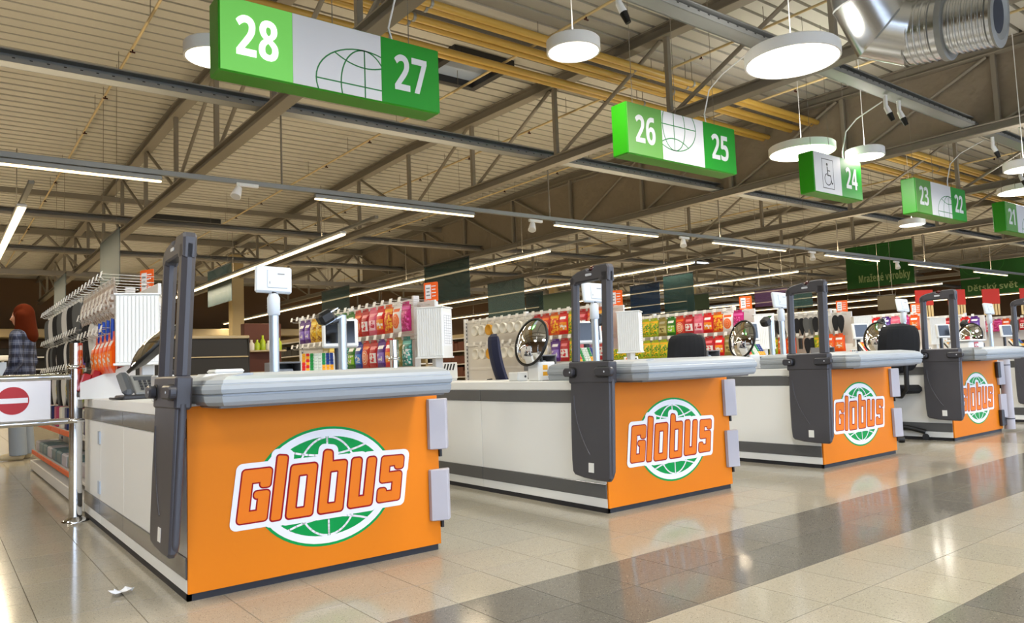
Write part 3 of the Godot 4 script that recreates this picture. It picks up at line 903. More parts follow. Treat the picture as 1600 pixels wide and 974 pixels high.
func emblem(parent: Node) -> void:
	var x := Transform3D(Basis.IDENTITY, Vector3(0, 0, 0.0))
	var lean := 0.135
	var G := poly([.180,.262,.298,.262,.298,.380,.236,.380,.236,.352,.254,.352,.254,.304,.222,.304,.222,.416,.256,.416,.256,.394,.298,.394,.298,.468,.180,.468], lean, .255)
	var L := poly([.316,.256,.356,.256,.358,.508,.316,.514], lean, .255)
	var O := poly([.380,.254,.491,.254,.491,.466,.380,.466], lean, .255)
	var Bb := poly([.518,.254,.627,.254,.627,.464,.560,.464,.554,.510,.518,.516], lean, .255)
	var U := poly([.653,.258,.765,.258,.768,.463,.727,.463,.725,.300,.697,.300,.697,.467,.653,.467], lean, .255)
	var S := poly([.791,.262,.904,.262,.904,.387,.838,.387,.838,.417,.866,.417,.866,.400,.908,.400,.908,.457,.797,.460,.797,.346,.861,.346,.861,.305,.832,.305,.832,.321,.791,.321], lean, .255)
	var oh := poly([.421,.296,.448,.296,.448,.418,.421,.418], lean, .255)
	var bh := poly([.560,.296,.585,.296,.585,.418,.560,.418], lean, .255)
	var outer := [G, L, O, Bb, U, S]
	var whole := poly([.172,.24,.92,.24,.93,.478,.30,.478,.18,.485], lean, .255)
	var t := 0.0007
	part("emblem_ring", B.new().flat(ellipse(.566, .365, .318, .250, 56), t, x), M.logo_green, parent)
	part("emblem_disc", B.new().flat(ellipse(.566, .365, .306, .239, 56), t * 2, x), M.logo_white, parent)
	part("emblem_globe", B.new().flat(ellipse(.566, .365, .276, .208, 56), t * 3, x), M.logo_green, parent)
	var ln := B.new()
	for s: float in [-1.0, 1.0]:
		var par := []
		for i in 15:
			var u := -0.72 + 1.44 * i / 14.0
			par.append(Vector2(.566 + .276 * u, .365 + s * (.130 + 0.075 * u * u)))
		strip(ln, par, 0.0085, t * 4, x)
	for m: float in [-0.52, 0.0, 0.52]:
		var pts := []
		for i in 25:
			var a := -PI / 2 * 0.96 + PI * 0.96 * i / 24.0
			pts.append(Vector2(.566 + .276 * m * cos(a), .365 + .206 * sin(a)))
		strip(ln, pts, 0.0085, t * 4 + 0.0002, x)
	part("emblem_lines", ln, M.logo_white, parent)
	var wb := B.new()
	var rd := B.new()
	var og := B.new()
	for i in 6:
		wb.flat(grown(outer[i], 0.027), t * 5 + i * 0.00003, x)
		rd.flat(grown(softened(outer[i], 0.012 if i != 1 else 0.008), 0.006 if i in [0, 5] else 0.0072), t * 6, x)
		og.flat(softened(outer[i], 0.012 if i != 1 else 0.008), t * 7, x)
	wb.flat(grown(poly([.19,.262,.90,.262,.90,.46,.19,.46], lean, .255), 0.012), t * 4.9, x)
	for q in [oh, bh]:
		part("letter_hole", B.new().flat(q, t * 9, x), M.logo_white, parent)
		rd.flat(grown(q, 0.0068), t * 8, x)
	part("letter_ground", wb, M.logo_white, parent)
	part("letter_outline", rd, M.logo_red, parent)
	part("letters", og, M.logo_orange, parent)


func make_checkout(label: String) -> Node3D:
	var t := thing("checkout_counter", label, "checkout", Vector3.ZERO, 0, "checkout counters")
	var zs := [[-1.2, 0.0], [-1.87, -1.2], [-2.45, -1.87]]
	var wp: Material = M.white_panel
	part("body", B.new().box(Vector3(0.27, 0.38, -1.24), Vector3(0.5, 0.70, 2.38)).box(Vector3(0.56, 0.38, -0.42), Vector3(1.06, 0.70, 0.78)), wp, t)
	for i in 3:
		var a: float = zs[i][0] + 0.002
		var l: float = zs[i][1] - zs[i][0] - 0.004
		var c := a + l / 2
		var o := part("door" if i == 2 else "side_panel", B.new().box(Vector3(0.01, 0.387, c), Vector3(0.022, 0.450, l), 0.0015), wp, t)
		if i == 2:
			part("hinge", B.new().box(Vector3(-0.004, 0.52, zs[i][1] - 0.03), Vector3(0.012, 0.075, 0.05), 0.002).box(Vector3(-0.004, 0.235, zs[i][1] - 0.03), Vector3(0.012, 0.075, 0.05), 0.002), M.aluminium, o)
		part("lower_band", B.new().box(Vector3(0.006, 0.121, c), Vector3(0.024, 0.081, l), 0.002), M.band_grey, t)
		part("upper_band", B.new().box(Vector3(0.006, 0.650, c), Vector3(0.024, 0.074, l), 0.002), M.band_grey, t)
		part("foot_panel", B.new().box(Vector3(0.01, 0.054, c), Vector3(0.022, 0.052, l), 0.001), wp, t)
	part("kick_strip", B.new().box(Vector3(0.008, 0.014, -1.225), Vector3(0.016, 0.028, 2.45)).box(Vector3(0.556, 0.014, -0.008), Vector3(1.112, 0.028, 0.016)), M.kick, t)
	part("worktop", B.new().box(Vector3(0.26, 0.715, -1.225), Vector3(0.53, 0.056, 2.46), 0.004), wp, t)
	part("packing_desk", B.new().box(Vector3(0.53, 0.738, -0.22), Vector3(0.96, 0.02, 0.96), 0.004), M.mid_grey, t)
	var fp := part("front_panel", B.new().box(Vector3(0.5615, 0.381, 0.0), Vector3(1.123, 0.706, 0.02), 0.001), M.orange_panel, t)
	var em := Node3D.new()
	em.name = "emblem"
	t.add_child(em)
	em.position = Vector3(0, 0, 0.0102)
	emblem(em)
	part("end_panel", B.new().box(Vector3(1.11, 0.37, -0.42), Vector3(0.02, 0.68, 0.80), 0.002), wp, t)
	# bumper: a wing beside the antenna, a clipped corner and the long front run
	var pr := PackedVector2Array([Vector2(0, .737), Vector2(.018, .739), Vector2(.030, .752), Vector2(.036, .772), Vector2(.030, .776), Vector2(.030, .780), Vector2(.041, .784), Vector2(.045, .798), Vector2(.041, .812), Vector2(.031, .816), Vector2(.031, .820), Vector2(.022, .832), Vector2(-.02, .844), Vector2(-.13, .856), Vector2(-.17, .856), Vector2(-.17, .737)])
	part("bumper", sweep(pr, [Vector2(0.135, 0.215), Vector2(0.165, 0.28), Vector2(1.11, 0.28)].map(func(p): return p), Transform3D(Basis.IDENTITY, Vector3(-0.10, 0, 0))), M.bumper, t)
	var pw := PackedVector2Array()
	for p in pr: pw.append(Vector2(p.x * 0.7, p.y - 0.0005))
	part("bumper_wing", sweep(pw, [Vector2(0.05, -0.50), Vector2(0.05, 0.20), Vector2(0.066, 0.262)]), M.bumper, t)
	part("label_sticker", B.new().box(Vector3(0.115, 0.846, 0.21), Vector3(0.045, 0.001, 0.03), 0.0, Basis(Vector3.RIGHT, 0.12)), M.logo_white, t)
	for y: float in [0.586, 0.258]:
		var plan := PackedVector2Array([Vector2(0, 0), Vector2(0.105, 0), Vector2(0.108, 0.012), Vector2(0.080, 0.046), Vector2(0.070, 0.048), Vector2(0.003, 0.018)])
		var f := part("bumper_flap", B.new().prism(plan, 0.235, Transform3D(Basis(Vector3(1, 0, 0), Vector3(0, 0, 1), Vector3(0, -1, 0)), Vector3(1.062, y + 0.1175, 0.014)), 0.004), M.flap, t)
		part("hinge", B.new().box(Vector3(1.13, y - 0.135, 0.01), Vector3(0.012, 0.04, 0.02)), M.kick, f)
	return t

func make_antenna(label: String) -> Node3D:   # local: z across, y up, -x towards the lane; leans towards the desk at the top
	var t := thing("security_antenna", label, "antenna", Vector3.ZERO, 0, "security antennas")
	var lean := Transform3D(Basis(Vector3.BACK, -0.048), Vector3(-0.092, 0.2, 0.013))
	var x := lean * Transform3D(Basis(Vector3(0, 0, 1), Vector3(0, 1, 0), Vector3(-1, 0, 0)), Vector3(0.0, 0, 0))   # local poly (z, y), extruded towards -x
	var fr := func(xo: float) -> Transform3D: return lean * Transform3D(Basis(Vector3(0, 0, 1), Vector3(0, 1, 0), Vector3(-1, 0, 0)), Vector3(xo, 0, 0))
	var za := -0.21
	var zb := 0.115
	# upper frame: two rounded posts and an arched head with a notch
	part("post", B.new().box(lean * Vector3(0.024, 0.90, za + 0.026), Vector3(0.05, 0.52, 0.052), 0.017, lean.basis), M.antenna, t)
	part("post", B.new().box(lean * Vector3(0.024, 0.905, zb - 0.036), Vector3(0.05, 0.53, 0.072), 0.017, lean.basis), M.antenna, t)
	var hd := PackedVector2Array([Vector2(za, 1.10), Vector2(za + 0.05, 1.10), Vector2(za + 0.058, 1.112), Vector2(zb - 0.082, 1.116), Vector2(zb - 0.072, 1.10), Vector2(zb, 1.10), Vector2(zb, 1.178), Vector2(zb - 0.012, 1.196), Vector2(zb - 0.03, 1.20), Vector2(-0.005, 1.198), Vector2(-0.018, 1.176), Vector2(-0.036, 1.168), Vector2(-0.054, 1.174), Vector2(-0.068, 1.190), Vector2(-0.15, 1.176), Vector2(-0.19, 1.160), Vector2(za, 1.136)])
	part("head", B.new().prism(hd, 0.05, fr.call(0.049), 0.008), M.antenna, t)
	part("lens", B.new().ball(lean * Vector3(0.024, 1.182, -0.036), Vector3(0.016, 0.02, 0.03), 12), M.lens_red, t)
	part("badge", B.new().prism(round_rect(-0.07, 1.142, -0.02, 1.156, 0.006), 0.004, fr.call(0.0)), M.badge, t)
	part("collar", B.new().box(lean * Vector3(0.022, 0.592, (za + zb) / 2), Vector3(0.062, 0.124, zb - za + 0.014), 0.008, lean.basis), M.antenna, t)
	for s: float in [-1.0, 1.0]:
		var z0 := za - 0.026 if s < 0 else zb - 0.092
		var z1 := za + 0.058 if s < 0 else zb + 0.046
		part("recess", B.new().prism(round_rect(z0 + (0.02 if s < 0 else -0.012), 0.562, z1 + (0.012 if s < 0 else -0.04), 0.624, 0.024), 0.006, fr.call(-0.006), 0.001), M.black, t)
		var k := part("clamp", B.new().prism(round_rect(z0, 0.568, z1, 0.618, 0.021), 0.030, fr.call(-0.008), 0.006), M.antenna_dark, t)
		var zs := z1 - 0.02 if s < 0 else z0 + 0.085
		part("screw", B.new().cyl(lean * Vector3(-0.0375, 0.593, zs), lean * Vector3(-0.0395, 0.593, zs), 0.005, 0.005, 8), M.badge, k)
	var lp := PackedVector2Array([Vector2(za + 0.006, 0.54), Vector2(za + 0.004, 0.30), Vector2(za + 0.010, 0.10), Vector2(za + 0.018, 0.03), Vector2(za + 0.034, 0.014), Vector2(-0.10, 0.002), Vector2(0.0, -0.004), Vector2(zb - 0.018, -0.004), Vector2(zb - 0.002, 0.012), Vector2(zb, 0.04), Vector2(zb, 0.54)])
	part("lower_panel", B.new().prism(lp, 0.03, fr.call(0.026), 0.007), M.antenna, t)
	var cv := []
	for i in 15:
		var q := i / 14.0
		cv.append(lean * Vector3(-0.0035, 0.46 - 0.33 * q, za + 0.035 + 0.13 * q * q))
	part("relief_line", B.new().tube(cv, 0.0045, 6), M.antenna, t)
	part("edge_tube", B.new().tube([lean * Vector3(0.022, 0.55, zb - 0.004), lean * Vector3(0.018, 0.05, zb - 0.004), lean * Vector3(0.018, 0.02, zb - 0.018)], 0.015, 10), M.antenna, t)
	part("sticker", B.new().box(lean * Vector3(-0.0045, 0.062, -0.035), Vector3(0.002, 0.052, 0.042), 0.0, lean.basis), M.white_plastic, t)
	return t

func make_display(label: String) -> Node3D:
	var t := thing("customer_display", label, "display", Vector3.ZERO, 0, "customer displays on poles")
	part("pole", B.new().cyl(Vector3(0, 0, 0), Vector3(0, 0.40, 0), 0.024, 0.024, 18), M.aluminium, t)
	part("sleeve", B.new().lathe([Vector2(0.026, 0.40), Vector2(0.031, 0.405), Vector2(0.031, 0.49), Vector2(0.016, 0.52), Vector2(0.0, 0.52)], 18, Transform3D.IDENTITY), M.display_grey, t)
	part("base_plate", B.new().cyl(Vector3(0, 0, 0), Vector3(0, 0.012, 0), 0.06, 0.06, 18), M.aluminium, t)
	var bs := Basis(Vector3.UP, -0.16) * Basis(Vector3.RIGHT, -0.18) * Basis(Vector3.BACK, -0.05)
	var c := Vector3(0, 0.580, 0.0)
	var s := part("screen_case", B.new().box(c, Vector3(0.178, 0.138, 0.030), 0.008, bs), M.display_grey, t)
	part("screen", B.new().box(c + bs * Vector3(0, 0, -0.016), Vector3(0.155, 0.115, 0.003), 0.0, bs), M.screen, s)
	part("back_cover", B.new().box(c + bs * Vector3(0.018, 0.002, 0.016), Vector3(0.10, 0.095, 0.006), 0.002, bs), M.display_grey, s)
	part("marking", B.new().box(c + bs * Vector3(0.035, 0.028, 0.0195), Vector3(0.034, 0.006, 0.001), 0.0, bs).box(c + bs * Vector3(-0.02, -0.02, 0.0195), Vector3(0.004, 0.012, 0.001), 0.0, bs), M.print_grey, s)
	part("joint", B.new().box(Vector3(0, 0.525, 0.012), Vector3(0.03, 0.03, 0.02), 0.004), M.dark_grey, t)
	return t

func make_keyboard(label: String) -> Node3D:
	var t := thing("till_keyboard", label, "keyboard", Vector3.ZERO, 0, "till keyboards")
	part("stand", B.new().box(Vector3(0, 0.05, -0.02), Vector3(0.16, 0.10, 0.12), 0.01), M.dark_grey, t)
	var bs := Basis(Vector3.UP, -0.40) * Basis(Vector3.RIGHT, 0.82)
	var c := Vector3(0, 0.165, 0)
	var o := part("case", B.new().box(c, Vector3(0.20, 0.024, 0.165), 0.006, bs), M.white_plastic, t)
	part("back_shell", B.new().box(c + bs * Vector3(0.02, -0.035, -0.015), Vector3(0.17, 0.05, 0.15), 0.01, bs), M.black, t)
	var cols := [Color(0.80, 0.10, 0.06), Color(0.90, 0.62, 0.10), Color(0.05, 0.50, 0.20), Color(0.75, 0.78, 0.72), Color(0.75, 0.78, 0.72), Color(0.05, 0.50, 0.25), Color(0.06, 0.20, 0.50)]
	rng.seed = 31
	for k in 7:
		var b := B.new()
		var any := false
		for i in 8:
			for j in 6:
				var kind := mini(6, i)
				if i == 0 and j < 3: kind = 1
				if i == 1 and j % 2 == 0: kind = 0
				if i > 4 and j > 3: kind = 1
				if kind != k: continue
				any = true
				b.box(c + bs * Vector3(-0.082 + 0.0235 * i, 0.014, -0.062 + 0.025 * j), Vector3(0.020, 0.008, 0.021), 0.002, bs)
		if any:
			if not M.has("key%d" % k): mat("key%d" % k, cols[k], 0.45)
			part("keys", b, M["key%d" % k], t).set_meta("kind", "stuff")
	return t

func make_monitor(label: String) -> Node3D:
	var t := thing("till_monitor", label, "monitor", Vector3.ZERO, 0, "till monitors")
	var bs := Basis(Vector3.UP, -0.35) * Basis(Vector3.RIGHT, -0.1)
	var c := Vector3(0, 0.36, 0)
	var o := part("case", B.new().box(c, Vector3(0.23, 0.19, 0.04), 0.01, bs), M.white_plastic, t)
	part("screen", B.new().box(c + bs * Vector3(0, 0.006, 0.0205), Vector3(0.185, 0.145, 0.002), 0.0, bs), M.screen, o)
	part("neck", B.new().box(Vector3(0, 0.19, -0.03), Vector3(0.05, 0.28, 0.03), 0.006), M.dark_grey, t)
	part("foot", B.new().box(Vector3(0, 0.03, -0.02), Vector3(0.2, 0.06, 0.15), 0.01), M.dark_grey, t)
	return t

func make_scanner(label: String) -> Node3D:
	var t := thing("scanner_pole", label, "scanner", Vector3.ZERO, 0, "hand scanners on poles")
	part("pole", B.new().cyl(Vector3.ZERO, Vector3(0, 0.40, 0), 0.026, 0.026, 16), M.aluminium, t)
	part("cap", B.new().cyl(Vector3(0, 0.40, 0), Vector3(0, 0.45, 0), 0.028, 0.026, 16), M.aluminium, t)
	part("arm", B.new().box(Vector3(-0.06, 0.42, 0.01), Vector3(0.13, 0.016, 0.03), 0.004, Basis(Vector3.BACK, 0.45)), M.aluminium, t)
	var h := part("scanner_head", B.new().box(Vector3(-0.115, 0.435, 0.02), Vector3(0.10, 0.075, 0.08), 0.018, Basis(Vector3.BACK, 0.5)), M.black, t)
	part("window", B.new().box(Vector3(-0.075, 0.476, 0.035), Vector3(0.055, 0.006, 0.05), 0.001, Basis(Vector3.BACK, 0.5)), M.mirror, h)
	part("handle", B.new().box(Vector3(-0.055, 0.42, 0.0), Vector3(0.06, 0.05, 0.05), 0.012, Basis(Vector3.BACK, 0.3)), M.dark_grey, t)
	return t

func make_mirror(label: String, n: Vector3) -> Node3D:
	var t := thing("convex_mirror", label, "mirror", Vector3.ZERO, 0, "convex mirrors")
	var r := 0.152
	var c := Vector3(0, 0.25, 0)
	var x := along(c, n)
	var prof := []
	for i in 9:
		var a := 0.62 * (8 - i) / 8.0
		prof.append(Vector2(r * sin(a) / sin(0.62), r / sin(0.62) * (cos(a) - cos(0.62))))
	part("dome", B.new().lathe(prof, 48, x), M.mirror, t)
	part("rim", B.new().lathe([Vector2(r - 0.004, -0.008), Vector2(r + 0.006, -0.008), Vector2(r + 0.009, 0.0), Vector2(r + 0.006, 0.008), Vector2(r - 0.003, 0.008)], 48, x), M.black, t)
	part("back_shell", B.new().lathe([Vector2(0.0, -0.035), Vector2(0.08, -0.03), Vector2(r, -0.006)], 32, x), M.black, t)
	part("arm", B.new().tube([c - n * 0.03, c - n * 0.07 + Vector3(0.0, -0.04, 0), Vector3(0.09, 0.12, -0.01), Vector3(0.09, 0.0, -0.01)], 0.009, 8), M.black, t)
	part("base_box", B.new().box(Vector3(0.06, 0.06, 0.02), Vector3(0.14, 0.12, 0.11), 0.006), M.white_plastic, t)
	return t

func make_dispenser(label: String, turn: float) -> Node3D:
	var t := thing("shuttered_dispenser", label, "dispenser", Vector3.ZERO, 0, "white shuttered dispensers")
	var bs := Basis(Vector3.UP, turn)
	part("post", B.new().box(Vector3(0.05, 0.12, -0.05), Vector3(0.07, 0.24, 0.06), 0.006), M.white_metal, t)
	part("foot", B.new().box(Vector3(0.05, 0.008, -0.05), Vector3(0.16, 0.016, 0.14), 0.003), M.white_metal, t)
	var c := Vector3(0, 0.39, 0)
	var box := part("box", B.new().box(c, Vector3(0.22, 0.385, 0.20), 0.004, bs), M.white_plastic, t)
	for i in 11: part("rib", B.new().box(c + bs * Vector3(-0.0975 + 0.0195 * i, 0, 0.102), Vector3(0.0165, 0.372, 0.006), 0.002, bs), M.white_plastic, box)
	part("lid", B.new().box(c + Vector3(0, 0.196, 0), Vector3(0.235, 0.01, 0.215), 0.002, bs), M.white_plastic, t)
	part("tray", B.new().box(c + bs * Vector3(0, -0.197, 0.01), Vector3(0.235, 0.012, 0.23), 0.002, bs), M.white_plastic, t)
	var pp := part("price_list", B.new().box(c + bs * Vector3(0.111, 0.02, 0.0), Vector3(0.002, 0.26, 0.16), 0.0, bs), M.paper, box)
	var ln := B.new()
	for i in 12: ln.box(c + bs * Vector3(0.1125, 0.13 - 0.02 * i, 0.0), Vector3(0.001, 0.0025, 0.14), 0.0, bs)
	for i in 4: ln.box(c + bs * Vector3(0.1125, 0.02, -0.07 + 0.047 * i), Vector3(0.001, 0.225, 0.0025), 0.0, bs)
	part("price_table", ln, M.print_grey, box)
	return t

func make_card(label: String) -> Node3D:
	var t := thing("orange_card", label, "card", Vector3.ZERO, 0, "orange notice cards")
	var x := Transform3D(Basis(Vector3.UP, -1.22), Vector3.ZERO)
	part("holder", B.new().box(x * Vector3(0, 0.004, 0), Vector3(0.04, 0.008, 0.03), 0.001), M.white_plastic, t)
	var cd := part("card", B.new().prism(round_rect(-0.075, 0.0, 0.075, 0.165, 0.01), 0.004, x), M.card_orange, t)
	var w := B.new()
	w.box(x * Vector3(-0.028, 0.085, 0.005), Vector3(0.06, 0.12, 0.002), 0.0, x.basis)
	for i in 4: w.box(x * Vector3(0.032, 0.13 - 0.028 * i, 0.005), Vector3(0.045 - 0.008 * (i % 2), 0.008, 0.002), 0.0, x.basis)
	part("print", w, M.paper, cd)
	var g := B.new()
	for i in 3: g.box(x * Vector3(-0.028, 0.115 - 0.03 * i, 0.0065), Vector3(0.04 - 0.01 * (i % 2), 0.012, 0.001), 0.0, x.basis)
	part("picture", g, M.print_grey, cd)
	return t

func make_tray_box(label: String) -> Node3D:
	var t := thing("till_box", label, "box", Vector3.ZERO, 0, "grey boxes on the tills")
	var b := B.new()
	b.box(Vector3(0, 0.006, 0), Vector3(0.2, 0.012, 0.2), 0.002)
	b.box(Vector3(0, 0.124, 0), Vector3(0.2, 0.012, 0.2), 0.002)
	for s: float in [-1.0, 1.0]: b.box(Vector3(s * 0.094, 0.065, 0), Vector3(0.012, 0.118, 0.2), 0.002)
	b.box(Vector3(0, 0.065, -0.094), Vector3(0.19, 0.118, 0.012))
	part("shell", b, M.mid_grey, t)
	part("lining", B.new().box(Vector3(0, 0.065, -0.085), Vector3(0.174, 0.1, 0.004)), M.dark_grey, t)
	part("paper_roll", B.new().cyl(Vector3(-0.05, 0.05, 0.0), Vector3(0.05, 0.05, 0.0), 0.035, 0.035, 14), M.paper, t)
	return t

func make_chair(label: String, blue: bool) -> Node3D:   # faces +z, origin on the floor
	var t := thing("office_chair", label, "chair", Vector3.ZERO, 0, "black office chairs")
	var back := B.new()
	for i in 8:   # padded back, bowed in both directions
		for j in 18:
			var q := []
			var nn := []
			for p: Vector2 in [Vector2(i, j), Vector2(i + 1, j), Vector2(i + 1, j + 1), Vector2(i, j + 1)]:
				var u := p.x / 4.0 - 1.0
				var v := p.y / 9.0 - 1.0
				var w := 0.215 * (1.0 - 0.12 * maxf(v, 0.0) ** 2 - 0.08 * maxf(-v, 0.0) ** 2) * pow(maxf(0.02, 1.0 - absf(v) ** 7), 0.28)
				var th := 0.045 * pow(maxf(0.0, 1.0 - u ** 6), 0.5) * pow(maxf(0.0, 1.0 - v ** 8), 0.5)
				q.append([Vector3(u * w, 0.87 + v * 0.235, -0.24 - 0.05 * v + 0.045 * u * u + 0.03 * v * v), th])
			var f := []
			var r := []
			for e in q:
				f.append(e[0] + Vector3(0, 0, e[1]))
				r.append(e[0] - Vector3(0, 0, e[1] * 0.7))
			back.quad(f[0], f[1], f[2], f[3])
			back.quad(r[1], r[0], r[3], r[2])
	part("backrest", back, M.blue_fabric if blue else M.black_fabric, t)
	part("back_bracket", B.new().tube([Vector3(0, 0.75, -0.285), Vector3(0, 0.50, -0.27), Vector3(0, 0.42, -0.18), Vector3(0, 0.42, 0.0)], 0.022, 8), M.black, t)
	part("seat", B.new().prism(round_rect(-0.23, -0.22, 0.23, 0.22, 0.09, 6), 0.08, Transform3D(Basis(Vector3.RIGHT, -PI / 2), Vector3(0, 0.44, 0)), 0.025), M.black_fabric, t)
	part("gas_column", B.new().cyl(Vector3(0, 0.10, 0), Vector3(0, 0.43, 0), 0.028, 0.02, 12), M.black, t)
	for s: float in [-1.0, 1.0]:
		var ar := part("armrest", B.new().box(Vector3(s * 0.28, 0.64, 0.0), Vector3(0.05, 0.03, 0.24), 0.012), M.black, t)
		part("arm_frame", B.new().tube([Vector3(s * 0.28, 0.63, 0.08), Vector3(s * 0.285, 0.46, 0.06), Vector3(s * 0.2, 0.425, 0.04), Vector3(0, 0.42, 0.04)], 0.013, 8), M.black, ar)
	for k in 5:
		var a := TAU * k / 5 + 0.3
		var d := Vector3(sin(a), 0, cos(a))
		var l := part("base_leg", B.new().tube([Vector3(0, 0.13, 0), d * 0.14 + Vector3(0, 0.115, 0), d * 0.28 + Vector3(0, 0.075, 0)], 0.022, 8), M.black, t)
		var sd := Vector3(d.z, 0, -d.x)
		part("caster", B.new().cyl(d * 0.28 + Vector3(0, 0.03, 0) - sd * 0.024, d * 0.28 + Vector3(0, 0.03, 0) + sd * 0.024, 0.03, 0.03, 12), M.black, l)
	return t

func checkouts() -> void:
	var where := ["nearest, in the foreground", "second from the left", "third from the left", "fourth from the left beside the rolled gate", "fifth from the left, cut by the right edge", "sixth from the left"]
	var protos := {}
	for i in 6:
		var c := Vector3(PITCH * i, 0, 0)
		var w: String = where[i]
		var n: String = ["foreground checkout counter", "second checkout counter from the left", "third checkout counter from the left", "fourth checkout counter from the left", "fifth checkout counter from the left", "sixth checkout counter from the left"][i]
		var made := {
			"counter": "orange-fronted checkout counter with globe emblem, " + w,
			"antenna": "dark grey looped security antenna at the " + n,
			"display": "pale grey customer display seen from behind on the " + n,
			"keyboard": "till keyboard with coloured keys on the " + n,
			"monitor": "white till monitor with dark screen on the " + n,
			"scanner": "black hand scanner on a silver pole at the " + n,
			"box": "hollow grey box beside the till of the " + n,
			"card": "orange notice card above the dispenser of the " + n}
		var at := {"counter": Vector3.ZERO, "antenna": Vector3.ZERO, "display": Vector3(0.58, 0.743, -0.64), "keyboard": Vector3(1.08, 0.74, -1.28), "monitor": Vector3(1.33, 0.74, -1.50), "scanner": Vector3(1.18, 0.74, -1.14), "box": Vector3(1.09, 0.80, -1.86), "card": Vector3(0.355, 1.421, -2.39)}
		for k: String in made:
			if not protos.has(k):
				var m: Node3D
				match k:
					"counter": m = make_checkout(made[k])
					"antenna": m = make_antenna(made[k])
					"display": m = make_display(made[k])
					"keyboard": m = make_keyboard(made[k])
					"monitor": m = make_monitor(made[k])
					"scanner": m = make_scanner(made[k])
					"box": m = make_tray_box(made[k])
					"card": m = make_card(made[k])
				m.position = c + at[k]
				protos[k] = m
			else: dup(protos[k], c + at[k], 0, made[k])
		var ts := thing("till_stand", "white till stand with cash drawer at the " + n, "stand", c + Vector3(1.22, 0, -1.45), 0, "till stands")
		part("cabinet", B.new().box(Vector3(0, 0.36, -0.05), Vector3(0.36, 0.72, 0.9), 0.006), M.white_panel, ts)
		part("top", B.new().box(Vector3(0, 0.73, -0.05), Vector3(0.40, 0.02, 0.94), 0.004), M.mid_grey, ts)
		part("drawer", B.new().box(Vector3(-0.05, 0.77, -0.41), Vector3(0.26, 0.06, 0.2), 0.004), M.dark_grey, ts)
		var dm := make_dispenser("white ribbed dispenser box on a post at the " + n, -0.30 if i == 0 else -0.95)
		dm.position = c + (Vector3(0.155, 0.743, -1.62) if i == 0 else Vector3(0.15, 0.743, -2.02))
		var mi := make_mirror("round convex mirror with black rim on the " + n, [Vector3(-0.70, 0.70, -0.12), Vector3(-0.93, 0.26, 0.0), Vector3(-0.93, 0.2, -0.25)][mini(i, 2)].normalized())
		mi.position = c + Vector3(0.03, 0.743, -0.66)
		if i == 1:
			var st := part("yellow_sticker", B.new().box(Vector3(0.045, 0.085, 0.0755), Vector3(0.04, 0.03, 0.001)).box(Vector3(0.045, 0.045, 0.0755), Vector3(0.04, 0.025, 0.001)), mat("sticker_yellow", Color(0.90, 0.65, 0.08), 0.5), mi)
			var cs := thing("card_terminal", "small white card terminal on the lane edge of the " + n, "terminal", c + Vector3(0.07, 0.743, -0.86))
			part("body", B.new().box(Vector3(0, 0.03, 0), Vector3(0.09, 0.06, 0.10), 0.006), M.white_plastic, cs)
			part("socket", B.new().cyl(Vector3(0.02, 0.03, 0.05), Vector3(0.02, 0.03, 0.0515), 0.008, 0.008, 10), M.dark_grey, cs)
		if i > 0:
			var tb := thing("striped_ticket_board", "small tilted white board with dark stripes at the " + n, "ticket board", c + Vector3(0.44, 0.743, -2.30), 0, "striped ticket boards")
			var tx := Basis(Vector3.UP, -0.55) * Basis(Vector3.RIGHT, -0.45)
			part("foot", B.new().box(Vector3(0, 0.01, 0), Vector3(0.12, 0.02, 0.10), 0.004), M.white_plastic, tb)
			var bd := part("board", B.new().box(Vector3(0, 0.085, 0.01), Vector3(0.15, 0.15, 0.012), 0.003, tx), M.white_plastic, tb)
			for k in 5: part("stripe", B.new().box(Vector3(0, 0.085, 0.01) + tx * Vector3(-0.055 + 0.025 * k, 0.03, 0.0065), Vector3(0.013, 0.06, 0.002), 0.0, tx * Basis(Vector3.BACK, -0.25)), M.black if k > 0 else M.card_orange, bd)
	# chairs
	var ch := make_chair("black and blue office chair seen from the side at the second checkout", true)
	ch.position = Vector3(2.96, 0, -1.62)
	ch.rotation.y = 0.95
	var c2 := make_chair("black office chair seen from behind at the third checkout", false)
	c2.position = Vector3(4.452 + 0.75, 0, -1.95)
	c2.rotation.y = 2.75
	var c3 := dup(c2, Vector3(6.56, 0, -0.50), 2.6, "black office chair pulled out into the lane right of the third checkout")
	# rolled gate of the fourth counter
	var g := thing("lane_gate", "grey rolled lane gate standing at the right end of the fourth checkout counter", "gate", Vector3(7.86, 0, 0.05))
	part("roll", B.new().cyl(Vector3(0, 0.02, 0), Vector3(0, 0.72, 0), 0.05, 0.05, 20), M.flap, g)
	part("collar", B.new().cyl(Vector3(0, 0.66, 0), Vector3(0, 0.67, 0), 0.053, 0.053, 20), M.dark_grey, g)
	part("collar", B.new().cyl(Vector3(0, 0.12, 0), Vector3(0, 0.13, 0), 0.053, 0.053, 20), M.dark_grey, g)
	part("bracket", B.new().box(Vector3(-0.09, 0.62, -0.02), Vector3(0.12, 0.16, 0.03), 0.005), M.dark_grey, g)
	part("bracket", B.new().box(Vector3(-0.09, 0.14, -0.02), Vector3(0.12, 0.16, 0.03), 0.005), M.dark_grey, g)
	# things on the first counter's worktop
	var ph := thing("desk_phone", "grey desk phone with handset and keypad on the far end of the foreground checkout counter", "phone", Vector3(0.10, 0.743, -1.46), 0.12)
	var tl := Basis(Vector3.RIGHT, 0.75)
	part("base", B.new().box(Vector3(0.02, 0.012, 0.03), Vector3(0.22, 0.024, 0.15), 0.006), M.dark_grey, ph)
